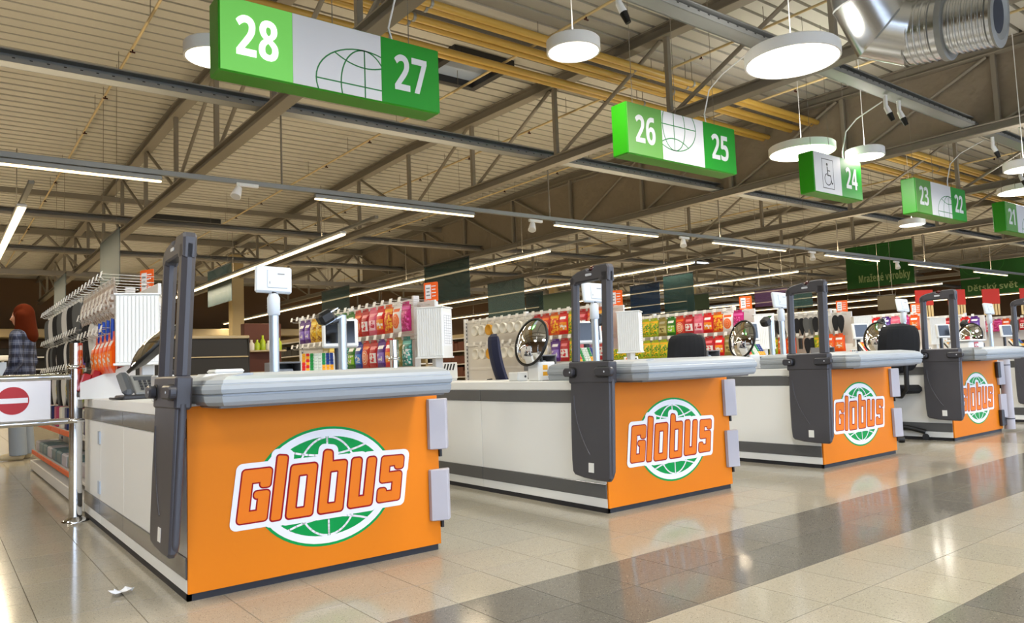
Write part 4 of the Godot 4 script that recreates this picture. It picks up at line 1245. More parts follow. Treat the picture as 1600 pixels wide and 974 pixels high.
	part("face", B.new().box(Vector3(0.05, 0.075, 0), Vector3(0.13, 0.022, 0.15), 0.006, tl), M.phone_face, ph)
	part("display", B.new().box(Vector3(0.05, 0.112, -0.022), Vector3(0.10, 0.004, 0.028), 0.001, tl), M.phone_grey, ph)
	var ks := B.new()
	for i in 3:
		for j in 4: ks.box(Vector3(0.025 + 0.024 * i, 0.088, 0.012) + tl * Vector3(0, 0, -0.002 + 0.02 * j - 0.01), Vector3(0.015, 0.006, 0.012), 0.001, tl)
	part("keys", ks, M.dark_grey, ph).set_meta("kind", "stuff")
	part("handset", B.new().box(Vector3(-0.052, 0.085, 0.01), Vector3(0.062, 0.045, 0.175), 0.02, tl), M.phone_grey, ph)
	part("cord", B.new().tube([Vector3(-0.05, 0.02, 0.09), Vector3(-0.09, 0.010, 0.09), Vector3(-0.105, 0.008, 0.0), Vector3(-0.09, 0.008, -0.12)], 0.006, 8), M.dark_grey, ph)
	var rb := thing("red_packet_box", "white slanted box of red packets beside the desk phone", "box", Vector3(0.06, 0.743, -2.2))
	part("box", B.new().prism(PackedVector2Array([Vector2(-0.13, 0), Vector2(0.13, 0), Vector2(0.13, 0.20), Vector2(-0.13, 0.10)]), 0.008, Transform3D(Basis.IDENTITY, Vector3(0, 0, 0.05))).prism(PackedVector2Array([Vector2(-0.13, 0), Vector2(0.13, 0), Vector2(0.13, 0.20), Vector2(-0.13, 0.10)]), 0.008, Transform3D(Basis.IDENTITY, Vector3(0, 0, -0.06))).box(Vector3(0, 0.006, 0), Vector3(0.26, 0.012, 0.11)).box(Vector3(0.127, 0.1, 0), Vector3(0.006, 0.2, 0.11)), M.white_plastic, rb)
	for i in 5:
		var pk := part("red_packet", B.new().box(Vector3(-0.10 + 0.05 * i, 0.10 + 0.019 * i, 0), Vector3(0.04, 0.11, 0.09), 0.004, Basis(Vector3.BACK, -0.3)), M.sign_red, self)
		tag(pk, "red packet in the white slanted box by the phone, %s from its low end" % ORD[i], "packet", "red packets in the white box")
		pk.position = rb.position
	var wb := thing("desk_box", "low white box on the left end of the foreground packing desk", "box", Vector3(0.165, 0.748, -0.12))
	part("body", B.new().box(Vector3(0, 0.055, 0), Vector3(0.17, 0.11, 0.14), 0.012), M.white_plastic, wb)
	part("lid", B.new().box(Vector3(0.02, 0.118, 0), Vector3(0.12, 0.018, 0.12), 0.008), M.white_plastic, wb)
	# white bowl on the fourth counter
	var bo := thing("white_tub", "white tub with red price ticket on the fourth checkout counter", "tub", Vector3(7.75, 0.748, -0.25))
	part("tub", B.new().box(Vector3(0, 0.09, 0), Vector3(0.34, 0.17, 0.22), 0.02), M.white_plastic, bo)
	part("rim", B.new().box(Vector3(0, 0.18, 0), Vector3(0.37, 0.02, 0.25), 0.008), M.white_plastic, bo)
	part("handle", B.new().tube([Vector3(-0.17, 0.18, 0), Vector3(-0.12, 0.27, 0), Vector3(0, 0.31, 0), Vector3(0.12, 0.27, 0), Vector3(0.17, 0.18, 0)], 0.005, 6), M.white_plastic, bo)
	part("price_ticket", B.new().box(Vector3(-0.04, 0.13, 0.1125), Vector3(0.10, 0.07, 0.003)), M.sign_red, bo)
	put_text("price", "4,90", 0.035, 0.08, Transform3D(Basis.IDENTITY, Vector3(-0.08, 0.113, 0.1145)), M.sign_white, bo)
	part("red_lid", B.new().cyl(Vector3(-0.03, 0.19, 0.03), Vector3(-0.03, 0.225, 0.03), 0.025, 0.02, 12), M.sign_red, bo)

# ---------------------------------------------------------------- racks and hanging goods
func print_tex(base: Color, a: Color, b: Color, kind: int, sd: int) -> ImageTexture:
	var r := RandomNumberGenerator.new()
	r.seed = sd
	var im := Image.create(48, 64, false, Image.FORMAT_RGB8)
	im.fill(base)
	if kind == 0:      # white panel with blobs under a coloured head
		im.fill_rect(Rect2i(6, 26, 36, 26), a)
		for i in 9: im.fill_rect(Rect2i(r.randi_range(8, 34), r.randi_range(28, 46), r.randi_range(4, 8), r.randi_range(3, 6)), b)
		im.fill_rect(Rect2i(10, 8, 28, 9), b.lerp(Color.WHITE, 0.4))
	elif kind == 1:    # big disc
		for y in 64:
			for x in 48:
				var d := Vector2(x - 24, (y - 36) * 0.9).length()
				if d < 17: im.set_pixel(x, y, a if int(d) % 6 < 4 else b)
		im.fill_rect(Rect2i(8, 6, 32, 8), a)
	elif kind == 2:    # scattered sweets seen through clear film
		for i in 70: im.fill_rect(Rect2i(r.randi_range(2, 40), r.randi_range(12, 56), r.randi_range(4, 7), r.randi_range(4, 6)), a if r.randf() < 0.5 else b)
		im.fill_rect(Rect2i(4, 3, 40, 8), a)
	else:              # rows of dots
		for y in 8:
			for x in 6: im.fill_rect(Rect2i(2 + 8 * x, 2 + 8 * y, 5, 5), a if (x + y) % 2 == 0 else b)
	return tex(im)

var goods := {}
func make_goods() -> void:
	var w := Color(0.90, 0.88, 0.86)
	var specs := {
		"green candy bag": [Color(0.10, 0.42, 0.05), Color(0.55, 0.75, 0.15), w, 0], "orange-red candy bag": [Color(0.75, 0.16, 0.05), Color(0.88, 0.42, 0.12), w, 1],
		"crimson windowed candy bag": [Color(0.68, 0.03, 0.10), w, Color(0.80, 0.10, 0.15), 0], "pink candy bag": [Color(0.86, 0.38, 0.48), Color(0.93, 0.75, 0.78), Color(0.75, 0.08, 0.2), 0],
		"bright red candy bag": [Color(0.82, 0.03, 0.05), Color(0.92, 0.55, 0.12), w, 0], "orange-yellow candy bag": [Color(0.85, 0.36, 0.05), Color(0.92, 0.68, 0.14), Color(0.75, 0.14, 0.04), 2],
		"white orange-print bag": [w, Color(0.88, 0.35, 0.10), Color(0.90, 0.62, 0.45), 1], "magenta bag": [Color(0.72, 0.08, 0.42), Color(0.85, 0.35, 0.62), Color(0.6, 0.05, 0.3), 2],
		"brown dotted sweet bag": [Color(0.55, 0.24, 0.05), Color(0.86, 0.52, 0.12), Color(0.35, 0.12, 0.04), 3], "purple bag": [Color(0.30, 0.10, 0.48), Color(0.55, 0.45, 0.75), w, 0],
		"yellow bag": [Color(0.82, 0.62, 0.08), Color(0.90, 0.80, 0.35), Color(0.55, 0.32, 0.05), 2], "blue bag": [Color(0.04, 0.20, 0.55), Color(0.25, 0.5, 0.8), w, 0],
		"olive bag": [Color(0.52, 0.46, 0.20), Color(0.70, 0.65, 0.40), Color(0.4, 0.35, 0.15), 0], "teal pack": [Color(0.03, 0.42, 0.38), Color(0.3, 0.65, 0.6), w, 2],
		"yellow-green bag": [Color(0.60, 0.68, 0.10), Color(0.92, 0.70, 0.10), Color(0.20, 0.45, 0.08), 2], "orange card pack": [Color(0.90, 0.32, 0.02), Color(0.93, 0.45, 0.10), w, 0],
		"clear brown sweet pack": [Color(0.68, 0.65, 0.62), Color(0.52, 0.42, 0.36), Color(0.82, 0.80, 0.79), 2]}
	var b := B.new()
	var k := 5
	var q := 8
	var f := func(i: int, j: int, s: float) -> Vector3:
		var u := 2.0 * i / k - 1.0
		var v := 1.0 * j / q
		var th := 0.020 * sqrt(maxf(0.0, 1.0 - u * u)) * sqrt(maxf(0.0, sin(PI * clampf((v - 0.02) / 0.86, 0, 1)))) + 0.0008
		return Vector3(-s * th * 1.4, -0.215 + 0.215 * v, u * (0.082 - 0.005 * sin(PI * v)))
	for s: float in [1.0, -1.0]:
		for i in k:
			for j in q:
				var p := [f.call(i, j, s), f.call(i + 1, j, s), f.call(i + 1, j + 1, s), f.call(i, j + 1, s)]
				var u := [Vector2(1.0 * i / k, 1.0 - 1.0 * j / q), Vector2(1.0 * (i + 1) / k, 1.0 - 1.0 * j / q), Vector2(1.0 * (i + 1) / k, 1.0 - 1.0 * (j + 1) / q), Vector2(1.0 * i / k, 1.0 - 1.0 * (j + 1) / q)]
				var z := Vector3.ZERO
				if s > 0:
					b.tri(p[0], p[1], p[2], z, z, z, u[0], u[1], u[2])
					b.tri(p[0], p[2], p[3], z, z, z, u[0], u[2], u[3])
				else:
					b.tri(p[0], p[2], p[1], z, z, z, u[0], u[2], u[1])
					b.tri(p[0], p[3], p[2], z, z, z, u[0], u[3], u[2])
	goods.bag = b.mesh()
	var sd := 100
	for key: String in specs:
		var e: Array = specs[key]
		var m := mat(key, Color.WHITE, 0.33)
		m.albedo_texture = print_tex(e[0], e[1], e[2], e[3], sd)
		sd += 1
	goods.header = B.new().box(Vector3(0, 0.012, 0), Vector3(0.002, 0.03, 0.11)).mesh()
	var so := PackedVector2Array()
	for i in 20:
		var a := TAU * i / 20
		so.append(Vector2((0.040 + 0.008 * sin(a)) * cos(a) + 0.006 * sin(2 * a), -0.130 + 0.125 * sin(a)))
	var face := Transform3D(Basis(Vector3(0, 0, 1), Vector3(0, 1, 0), Vector3(-1, 0, 0)), Vector3(0.008, 0, 0))
	goods.sole = B.new().prism(so, 0.016, face, 0.004).mesh()
	goods.cup = B.new().lathe([Vector2(0.0, 0.0), Vector2(0.050, 0.0), Vector2(0.062, 0.03), Vector2(0.066, 0.062), Vector2(0.058, 0.066), Vector2(0.048, 0.035), Vector2(0.0, 0.028)], 20, along(Vector3(0.01, -0.085, 0), Vector3(-1, 0, 0))).mesh()
	goods.pen = B.new().cyl(Vector3(0, -0.14, 0), Vector3(0, -0.02, 0), 0.011, 0.009, 8).cyl(Vector3(0, -0.155, 0), Vector3(0, -0.14, 0), 0.004, 0.010, 8).mesh()
	var cz := Vector3(0.0, -0.07, 0)
	goods.pack = B.new().box(Vector3(0, -0.085, 0), Vector3(0.03, 0.15, 0.05), 0.004).mesh()
	mat("sole_dark", Color(0.05, 0.045, 0.05), 0.8)
	mat("sole_grey", Color(0.33, 0.33, 0.32), 0.8)
	mat("sole_white", Color(0.78, 0.76, 0.72), 0.8)
	mat("cup_white", Color(0.86, 0.84, 0.78), 0.5)
	mat("cup_yellow", Color(0.80, 0.58, 0.12), 0.5)
	mat("pen_blue", Color(0.05, 0.26, 0.68), 0.35)
	mat("black_pack", Color(0.04, 0.04, 0.045), 0.4)
	mat("hook_tag", Color(0.86, 0.85, 0.82), 0.4)
	var hk := B.new()
	hk.tube([Vector3(0.0, 0, 0), Vector3(-0.27, 0.006, 0), Vector3(-0.285, 0.02, 0)], 0.003, 5)
	hk.tube([Vector3(0.0, 0.035, 0), Vector3(-0.28, 0.042, 0)], 0.0025, 5)
	goods.hook = hk.mesh()
	goods.hook_tag = B.new().box(Vector3(-0.288, 0.035, 0), Vector3(0.003, 0.042, 0.045), 0.0, Basis(Vector3.BACK, -0.25)).mesh()
	goods.lipper = B.new().box(Vector3.ZERO, Vector3(0.012, 0.04, 0.5), 0.003).mesh()

func hang(kind: String, at: Vector3, label: String, group: String) -> void:
	var t: Node3D
	if kind.begins_with("sole"):
		t = thing("insole_pair", label, "insoles", at, 0, group)
		for s: float in [-1.0, 1.0]:
			var o := part("insole", goods.sole, M[kind], t)
			o.position = Vector3(0.016 * s, 0, 0.030 * s)
			o.rotation.y = 0.5 + 0.2 * s
		part("header_card", goods.header, M.hook_tag, t).position = Vector3(-0.006, -0.005, 0)
	elif kind.begins_with("cup"):
		t = thing("roll_pack", label, "pack", at, 0, group)
		part("roll", goods.cup, M[kind], t)
		part("header_card", goods.header, M.hook_tag, t).position = Vector3(-0.004, -0.008, 0)
	elif kind.begins_with("pen"):
		t = thing("blue_pen", label, "pen", at, 0, group)
		part("barrel", goods.pen, M[kind], t)
	elif kind == "black_pack":
		t = thing("black_pack", label, "pack", at, 0, group)
		part("pack", goods.pack, M[kind], t)
		part("header_card", goods.header, M.hook_tag, t)
	else:
		t = thing("hanging_bag", label, "bag", at, 0, group)
		part("bag", goods.bag, M[kind], t)
		part("header", goods.header, M[kind], t)

func racks() -> void:
	make_goods()
	var which := ["behind the foreground checkout", "behind the second checkout", "behind the third checkout", "behind the fourth checkout", "behind the fifth checkout", "behind the sixth checkout", "of the seventh lane", "of the eighth lane"]
	var rackof := ["first rack", "second rack", "third rack", "fourth rack", "fifth rack", "sixth rack", "seventh rack", "eighth rack"]
	# goods of each row from the near end to the far end
	var candy_up := ["magenta bag", "white orange-print bag", "orange-yellow candy bag", "bright red candy bag", "pink candy bag", "crimson windowed candy bag", "orange-red candy bag", "green candy bag"]
	var candy_lo := ["teal pack", "olive bag", "bright red candy bag", "purple bag", "crimson windowed candy bag", "orange-red candy bag", "blue bag", "green candy bag"]
	for k in 8:
		var c := PITCH * k
		var zf: float = -5.9 if k == 0 else -5.05
		var zn := -2.52
		var l := zn - zf
		var zc := (zn + zf) / 2
		var t := thing("hook_rack", "white metal hook rack with price tags standing " + which[k], "rack", Vector3(c, 0, 0), 0, "hook racks behind the checkouts")
		var bx := 0.29
		part("back_panel", B.new().box(Vector3(bx, 0.79, zc), Vector3(0.02, 1.34, l - 0.04), 0.002), M.white_metal, t)
		for i in 3: part("cross_rail", B.new().box(Vector3(bx - 0.012, 1.43 - 0.30 * i, zc), Vector3(0.012, 0.03, l - 0.06), 0.002), M.white_metal, t)
		for e in 3:
			var z: float = [zf, zc, zn][e]
			var u := part("upright", B.new().box(Vector3(bx - 0.015, 0.74, z), Vector3(0.06, 1.48, 0.03), 0.003), M.white_metal, t)
			if e == 0:
				var sl := B.new()
				for i in 27: sl.box(Vector3(bx - 0.02, 0.15 + 0.049 * i, z + 0.0155), Vector3(0.012, 0.026, 0.002))
				part("slots", sl, M.dark_grey, u).set_meta("kind", "stuff")
		part("plinth", B.new().box(Vector3(0.145, 0.055, zc), Vector3(0.29, 0.085, l), 0.004), M.white_metal, t)
		for i in 2: part("foot", B.new().cyl(Vector3(0.05, 0.0, [zf + 0.05, zn - 0.05][i]), Vector3(0.05, 0.02, [zf + 0.05, zn - 0.05][i]), 0.025, 0.025, 10), M.dark_grey, t)
		for y: float in ([0.18, 0.47] if k == 0 else [0.18]):
			var s := part("shelf", B.new().box(Vector3(0.15, y, zc), Vector3(0.27, 0.02, l - 0.05), 0.003), M.white_metal, t)
			for i in int(l / 0.52):
				part("price_rail", goods.lipper, M.price_rail, s).position = Vector3(0.012, y + 0.002, zf + 0.3 + 0.52 * i)
		# hooks and what hangs on them
		var zh := -1.74 if k == 0 else -2.22   # the upper part of the rack reaches over the counter's end
		part("over_panel", B.new().box(Vector3(bx, 1.20, (zn + zh) / 2), Vector3(0.02, 0.44, absf(zh - zn)), 0.002), M.white_metal, t)
		part("card_bracket", B.new().box(Vector3(0.345, 1.385, -2.39), Vector3(0.10, 0.07, 0.09), 0.004), M.white_plastic, t)
		var rows := [1.385, 1.10] if k < 5 else [1.385]
		if k == 0: rows = [1.43, 1.18, 0.94]
		for r in rows.size():
			var y: float = rows[r]
			var n := int((zh - zf - 0.3) / 0.145) if k > 0 else 22
			for i in n:
				var z := zh - 0.07 - 0.145 * i
				if k == 0: y = [1.43, 1.24 if i < 7 else 1.17, 1.115 if i < 7 else 0.93][r]
				var hk := part("hook", goods.hook, M.wire, t)
				hk.position = Vector3(bx - 0.015, y, z)
				part("tag", goods.hook_tag, M.hook_tag, hk)
				var kind := ""
				match k:
					0:
						if r == 0: kind = "clear brown sweet pack" if i < 8 else ["sole_white", "sole_grey", "sole_dark"][(i / 2) % 3]
						elif r == 1: kind = "pen_blue" if i < 4 else "purple bag" if i == 7 else "sole_dark" if i % 2 else ["clear brown sweet pack", "sole_grey", "sole_white", "sole_dark"][(i / 2) % 4]
						else: kind = "orange card pack" if i < 5 else "black_pack" if i < 8 else ["yellow-green bag", "sole_white", "sole_dark", "sole_grey"][i % 4]
					1: 
						if r == 0: kind = candy_up[mini(i / 1, 7)] if i < 12 else ["yellow bag", "yellow bag", "purple bag", "purple bag", "brown dotted sweet bag", "brown dotted sweet bag"][mini(i - 12, 5)]
						else: kind = candy_lo[i % 8] if i < 9 else ["blue bag", "yellow bag", "olive bag"][i % 3] if i < 12 else ""
						if r == 0 and i > 7 and i < 12: kind = "green candy bag"
						if i >= n - 1: kind = ""
					2: 
						if r == 0: kind = ["orange-yellow candy bag", "orange-red candy bag", "crimson windowed candy bag", "yellow-green bag", "bright red candy bag"][i % 5] if i < 8 else "cup_white" if i != 13 else "cup_yellow"
						else: kind = ["crimson windowed candy bag", "purple bag", "pink candy bag", "yellow-green bag"][i % 4] if i < 6 else "cup_white" if i % 4 != 1 else "cup_yellow"
						if i == n - 1: kind = ""
					3:
						if r == 0: kind = ["magenta bag", "white orange-print bag", "orange-yellow candy bag", "bright red candy bag", "pink candy bag", "crimson windowed candy bag", "orange-red candy bag", "green candy bag", "olive bag", "yellow-green bag", "yellow-green bag"][mini(i, 10)]
						else: kind = ["clear brown sweet pack", "olive bag", "bright red candy bag", "crimson windowed candy bag", "orange-red candy bag", "blue bag", "green candy bag", "crimson windowed candy bag", "yellow-green bag"][mini(i, 8)]
					4:
						if r == 0: kind = ["sole_dark", "sole_white", "sole_dark", "sole_grey"][i % 4]
						else: kind = ["orange card pack", "orange card pack", "yellow-green bag", "sole_dark", "black_pack"][i % 5]
					_: kind = ["magenta bag", "bright red candy bag", "sole_grey", "pink candy bag", "cup_white", "orange card pack", "purple bag", "crimson windowed candy bag"][(i * 3 + k) % 8]
				if kind == "": continue
				var nm := kind
				if kind.begins_with("sole_"): nm = {"sole_dark": "black", "sole_grey": "grey", "sole_white": "white"}[kind] + " insole pair"
				elif kind.begins_with("cup_"): nm = kind.substr(4) + " round roll pack"
				elif kind == "pen_blue": nm = "blue pen"
				elif kind == "black_pack": nm = "small black pack"
				var rown: String = ["top", "middle", "lowest"][r] if k == 0 else ["upper", "lower"][r] if rows.size() > 1 else "upper"
				hang(kind, Vector3(c + bx - 0.24, y - 0.008, z), "%s on %s %s hook from near end of %s" % [nm, ORD[i], rown, rackof[k]], "%ss hanging %s" % [nm, which[k]])
	# lower shelves of the first rack: flat packs and blue packs
	for i in 10:
		var z := -5.7 + 0.32 * i
		var o := part("flat_pack", B.new().box(Vector3.ZERO, Vector3(0.19, 0.10, 0.29), 0.012), M.teal_pack if i % 3 else M.flap, self)
		o.position = Vector3(0.135, 0.242, z)
		tag(o, "flat soft pack on the first rack's lowest shelf, %s from the far end" % ORD[i], "pack", "flat packs on the lowest shelf")
		var p := part("carton_pack", B.new().box(Vector3.ZERO, Vector3(0.18, 0.17, 0.14), 0.006), [M.blue_pack, M.pink_pack, M.cup_white][i % 3], self)
		p.position = Vector3(0.14, 0.567, z)
		tag(p, "small %s carton on the first rack's middle shelf, %s from the far end" % [["blue", "pink", "white"][i % 3], ORD[i]], "carton", "cartons on the middle shelf")

# ---------------------------------------------------------------- signs
func globe_lines(c: Vector2, rx: float, ry: float, clip: PackedVector2Array, z: float, flip := 1.0) -> B:
	var b := B.new()
	var lines := []
	lines.append(ellipse(c.x, c.y, rx, ry, 48))
	lines[0].append(lines[0][0])
	for m: float in [-0.5, 0.0, 0.5]:
		var p := PackedVector2Array()
		for i in 25:
			var a := -PI / 2 + PI * i / 24.0
			p.append(c + Vector2(rx * m * cos(a), ry * sin(a)))
		lines.append(p)
	lines.append(PackedVector2Array([c - Vector2(rx, 0), c + Vector2(rx, 0)]))
	for s: float in [-1.0, 1.0]:
		var p := PackedVector2Array()
		for i in 17:
			var u := -0.62 + 1.24 * i / 16.0
			p.append(c + Vector2(rx * u, s * ry * (0.52 + 0.68 * u * u)))
		lines.append(p)
	for p: PackedVector2Array in lines:
		for piece in Geometry2D.intersect_polyline_with_polygon(p, clip): strip(b, Array(piece), 0.012, z)
	return b

func lane_signs() -> void:
	# [left x, width, [share, kind, text] ...]
	var H := 0.60
	var list := [
		["green lit lane sign with numbers 28 and 27, nearest to the camera", 0.90, 1.96, [[0.295, "lit", "28"], [0.405, "globe0", ""], [0.30, "green", "27"]]],
		["green lane sign with numbers 26 and 25 and a white middle field", 5.33, 1.98, [[0.295, "pale", "26"], [0.385, "globe1", ""], [0.32, "green", "25"]]],
		["green lane sign with wheelchair symbol and number 24", 9.15, 1.33, [[0.55, "wheel", ""], [0.45, "green", "24"]]],
		["pale green lane sign with numbers 23 and 22", 12.28, 1.98, [[0.29, "pale", "23"], [0.40, "globe2", ""], [0.31, "green", "22"]]],
		["green lane sign cut by the right edge of the view", 16.15, 1.98, [[0.29, "pale", "21"], [0.40, "globe2", ""], [0.31, "green", "20"]]]]
	for e in list:
		var w: float = e[2]
		var t := thing("lane_sign", e[0], "sign", Vector3(e[1], 3.17, -2.6), 0, "lane signs over the checkouts")
		part("case", B.new().box(Vector3(w / 2, H / 2, -0.12), Vector3(w, H, 0.24), 0.012), M.sign_side, t)
		var x := 0.0
		for s in e[3]:
			var pw: float = s[0] * w
			var clip := PackedVector2Array([Vector2(x, 0.008), Vector2(x + pw, 0.008), Vector2(x + pw, H - 0.008), Vector2(x, H - 0.008)])
			var kind: String = s[1]
			var m: Material = {"lit": M.sign_lit, "green": M.sign_green, "pale": M.sign_pale}.get(kind, M.sign_white)
			var g := 0.01 if x == 0.0 else 0.0
			var pn := part("lit_panel" if kind == "lit" else "panel", B.new().box(Vector3(x + pw / 2 + g / 2, H / 2, 0.002), Vector3(pw - g - 0.002, H - 0.02, 0.004)), m, t)
			if s[2] != "":
				put_text("number", s[2], 0.325, 0.33, Transform3D(Basis.IDENTITY, Vector3(x + pw / 2 - 0.165 + g / 2, H / 2 - 0.155, 0.0045)), M.sign_number_lit if kind == "lit" else M.sign_white, pn)
			if kind == "lit": area(Vector3(x + pw / 2, H / 2, 0.02), Vector2(pw * 0.9, H * 0.9), 0.25, Color(0.45, 1.0, 0.4), t, Vector3(0, PI, 0))
			elif kind == "globe0": part("globe_lines", globe_lines(Vector2(x + pw * 0.80, 0.10), 0.44, 0.32, clip, 0.0045), M.sign_line, pn)
			elif kind == "globe1": part("globe_lines", globe_lines(Vector2(x + pw * 0.28, 0.44), 0.40, 0.30, clip, 0.0045), M.sign_line, pn)
			elif kind == "globe2": part("globe_lines", globe_lines(Vector2(x + pw * 0.85, 0.10), 0.44, 0.30, clip, 0.0045), M.sign_line, pn)
			elif kind == "wheel":
				var b := B.new()
				var c := Vector2(x + pw / 2 - 0.02, 0.27)
				for q in [[Vector2(-0.13, -0.19), Vector2(0.17, -0.19)], [Vector2(0.17, -0.19), Vector2(0.17, 0.24)], [Vector2(0.17, 0.24), Vector2(-0.13, 0.24)], [Vector2(-0.13, 0.24), Vector2(-0.13, -0.19)]]:
					strip(b, [c + q[0], c + q[1]], 0.010, 0.0045)
				b.flat(ellipse(c.x + 0.005, c.y + 0.165, 0.022, 0.022, 16), 0.0046)
				strip(b, [c + Vector2(0.008, 0.13), c + Vector2(0.015, 0.0)], 0.026, 0.0046)
				strip(b, [c + Vector2(0.012, 0.075), c + Vector2(0.08, 0.075)], 0.014, 0.0046)
				strip(b, [c + Vector2(0.015, 0.005), c + Vector2(0.085, 0.005), c + Vector2(0.115, -0.115), c + Vector2(0.14, -0.10)], 0.018, 0.0046)
				var arc := []
				for i in 17:
					var a := 1.9 + 4.3 * i / 16.0
					arc.append(c + Vector2(0.012, -0.055) + Vector2(cos(a), sin(a)) * 0.085)
				strip(b, arc, 0.014, 0.0046)
				part("wheelchair_symbol", b, M.black, pn)
			x += pw
		for sx: float in [0.12, 0.5, 0.88]:
			part("hanger", B.new().cyl(Vector3(w * sx, H, -0.12), Vector3(w * sx, 2.67, -0.12), 0.004, 0.004, 6), M.steel, t)
		part("cable", B.new().tube([Vector3(w * 0.80, H, -0.12), Vector3(w * 0.77, H + 0.14, -0.1), Vector3(w * 0.80, H + 0.45, -0.05), Vector3(w * 0.84, H + 0.62, 0.1), Vector3(w * 0.85, 1.37, 0.5)], 0.009, 6), M.lamp_white, t)

func banners() -> void:
	var bx := Basis(Vector3(0, 0, 1), Vector3(0, 1, 0), Vector3(-1, 0, 0))
	var bs := [["Mražené výrobky", 25.0, -10.70, -8.38, 3.12, 4.60, -10.26, 1.76, 0.36, "large green hanging banner reading Mražené výrobky"], ["Dětský svět", 33.0, -10.10, -7.75, 3.02, 4.42, -9.85, 1.80, 0.34, "large green hanging banner reading Dětský svět"]]
	for q in bs:
		var t := thing("hanging_banner", q[9], "banner", Vector3(q[1], q[4], q[2]), 0, "green department banners")
		var w: float = q[3] - q[2]
		var h: float = q[5] - q[4]
		part("board", B.new().box(Vector3(0, h / 2, w / 2), Vector3(0.03, h, w), 0.004), M.banner_green, t)
		var o := part("globe_lines", globe_lines(Vector2(w * 0.36, h * 0.95), w * 0.34, h * 0.42, PackedVector2Array([Vector2(0.02, 0.4), Vector2(w - 0.02, 0.4), Vector2(w - 0.02, h - 0.02), Vector2(0.02, h - 0.02)]), 0.0), M.banner_line, t)
		o.transform = Transform3D(bx, Vector3(-0.017, 0, 0))
		put_text("lettering", q[0], q[8], q[7], Transform3D(bx, Vector3(-0.0165, 0.10, q[6] - q[2])), M.banner_text, t)
		for s: float in [0.1, 0.9]: part("wire", B.new().cyl(Vector3(0, h, w * s), Vector3(0, deck_y(q[2] + w * s) - q[4] + 0.01, w * s), 0.006, 0.006, 5), M.steel, t)
	# [x, z0, z1, y0, y1, material, label]
	var ps := [
		[1.5, -18.0, -16.0, 2.44, 3.29, "teal_grey", "small dark translucent hanging panel above the red-haired shopper"],
		[1.5, -11.60, -9.87, 2.36, 3.25, "teal_grey", "grey-teal translucent hanging panel behind the wire rack at the left"],
		[5.5, -19.5, -17.3, 2.90, 3.92, "teal_grey", "dark blue translucent hanging panel in front of the pale column"],
		[8.0, -17.2, -15.4, 2.47, 3.18, "teal", "small teal translucent hanging panel left above the candy rack"],
		[9.0, -13.15, -11.15, 2.49, 3.42, "teal", "dark teal translucent hanging panel behind the orange card of the second checkout"],
		[12.0, -14.6, -12.9, 2.28, 3.26, "teal", "dark teal translucent hanging panel right of the middle of the view"],
		[13.0, -14.1, -13.3, 2.41, 2.95, "teal", "narrow teal translucent hanging panel beside the second antenna"],
		[16.0, -17.1, -15.1, 2.70, 3.28, "banner_dark_green", "green hanging panel just left of the second antenna"],
		[15.0, -11.8, -10.70, 2.05, 3.00, "teal_blue", "blue translucent hanging panel right of the second antenna"],
		[15.2, -10.72, -9.69, 2.07, 3.17, "teal", "teal translucent hanging panel overlapping the blue one"],
		[17.0, -11.4, -10.6, 2.30, 2.75, "banner_dark_green", "small green hanging panel behind the teal and blue pair"],
		[15.0, -7.7, -6.80, 2.05, 2.44, "purple_film", "purple translucent hanging panel left of the third antenna"],
		[15.0, -6.78, -6.20, 1.93, 2.44, "teal", "teal translucent hanging panel seen through the third antenna"],
		[20.0, -7.2, -6.7, 2.00, 2.40, "banner_brown", "small brown hanging board right of the third antenna"]]
	for q in ps:
		var t := thing("aisle_banner", q[6], "banner", Vector3(q[0], q[3], q[1]), 0, "hanging panels over the shop aisles")
		var w: float = q[2] - q[1]
		var h: float = q[4] - q[3]
		part("sheet", B.new().box(Vector3(0, h / 2, w / 2), Vector3(0.012, h, w)), M[q[5]], t)
		part("top_rail", B.new().box(Vector3(0, h + 0.01, w / 2), Vector3(0.025, 0.025, w + 0.02), 0.004), M.dark_grey, t)
		for s: float in [0.15, 0.85]: part("wire", B.new().cyl(Vector3(0, h, w * s), Vector3(0, deck_y(q[1] + w * s) - q[3] + 0.01, w * s), 0.004, 0.004, 5), M.steel, t)
	for i in 4:
		var p := Vector3(15.75 + [0.0, 0.75, -1.4, -0.7][i], 1.46, [-2.95, -2.55, -3.6, -3.3][i])
		var t := thing("fringed_topper", "red and cream topper board at the far right, %s" % ["nearest the fourth antenna's right", "rightmost", "seen through the fourth antenna", "between the antenna and its right neighbour"][i], "topper", p, 0, "red toppers over the racks")
		part("pole", B.new().cyl(Vector3(0, -1.46 if i > 0 else 0.02, 0), Vector3(0, 0.1, 0), 0.012, 0.012, 8), M.wire, t)
		part("red_board", B.new().box(Vector3(0, 0.40, 0.1), Vector3(0.02, 0.30, 0.34), 0.003, Basis(Vector3.UP, 0.9)), M.banner_red, t)
		for j in 6: part("stripe", B.new().box(Vector3(0, 0.14, 0.1) + Basis(Vector3.UP, 0.9) * Vector3(0, 0, -0.14 + 0.056 * j), Vector3(0.012, 0.22, 0.04), 0.002, Basis(Vector3.UP, 0.9)), M.banner_cream, t)

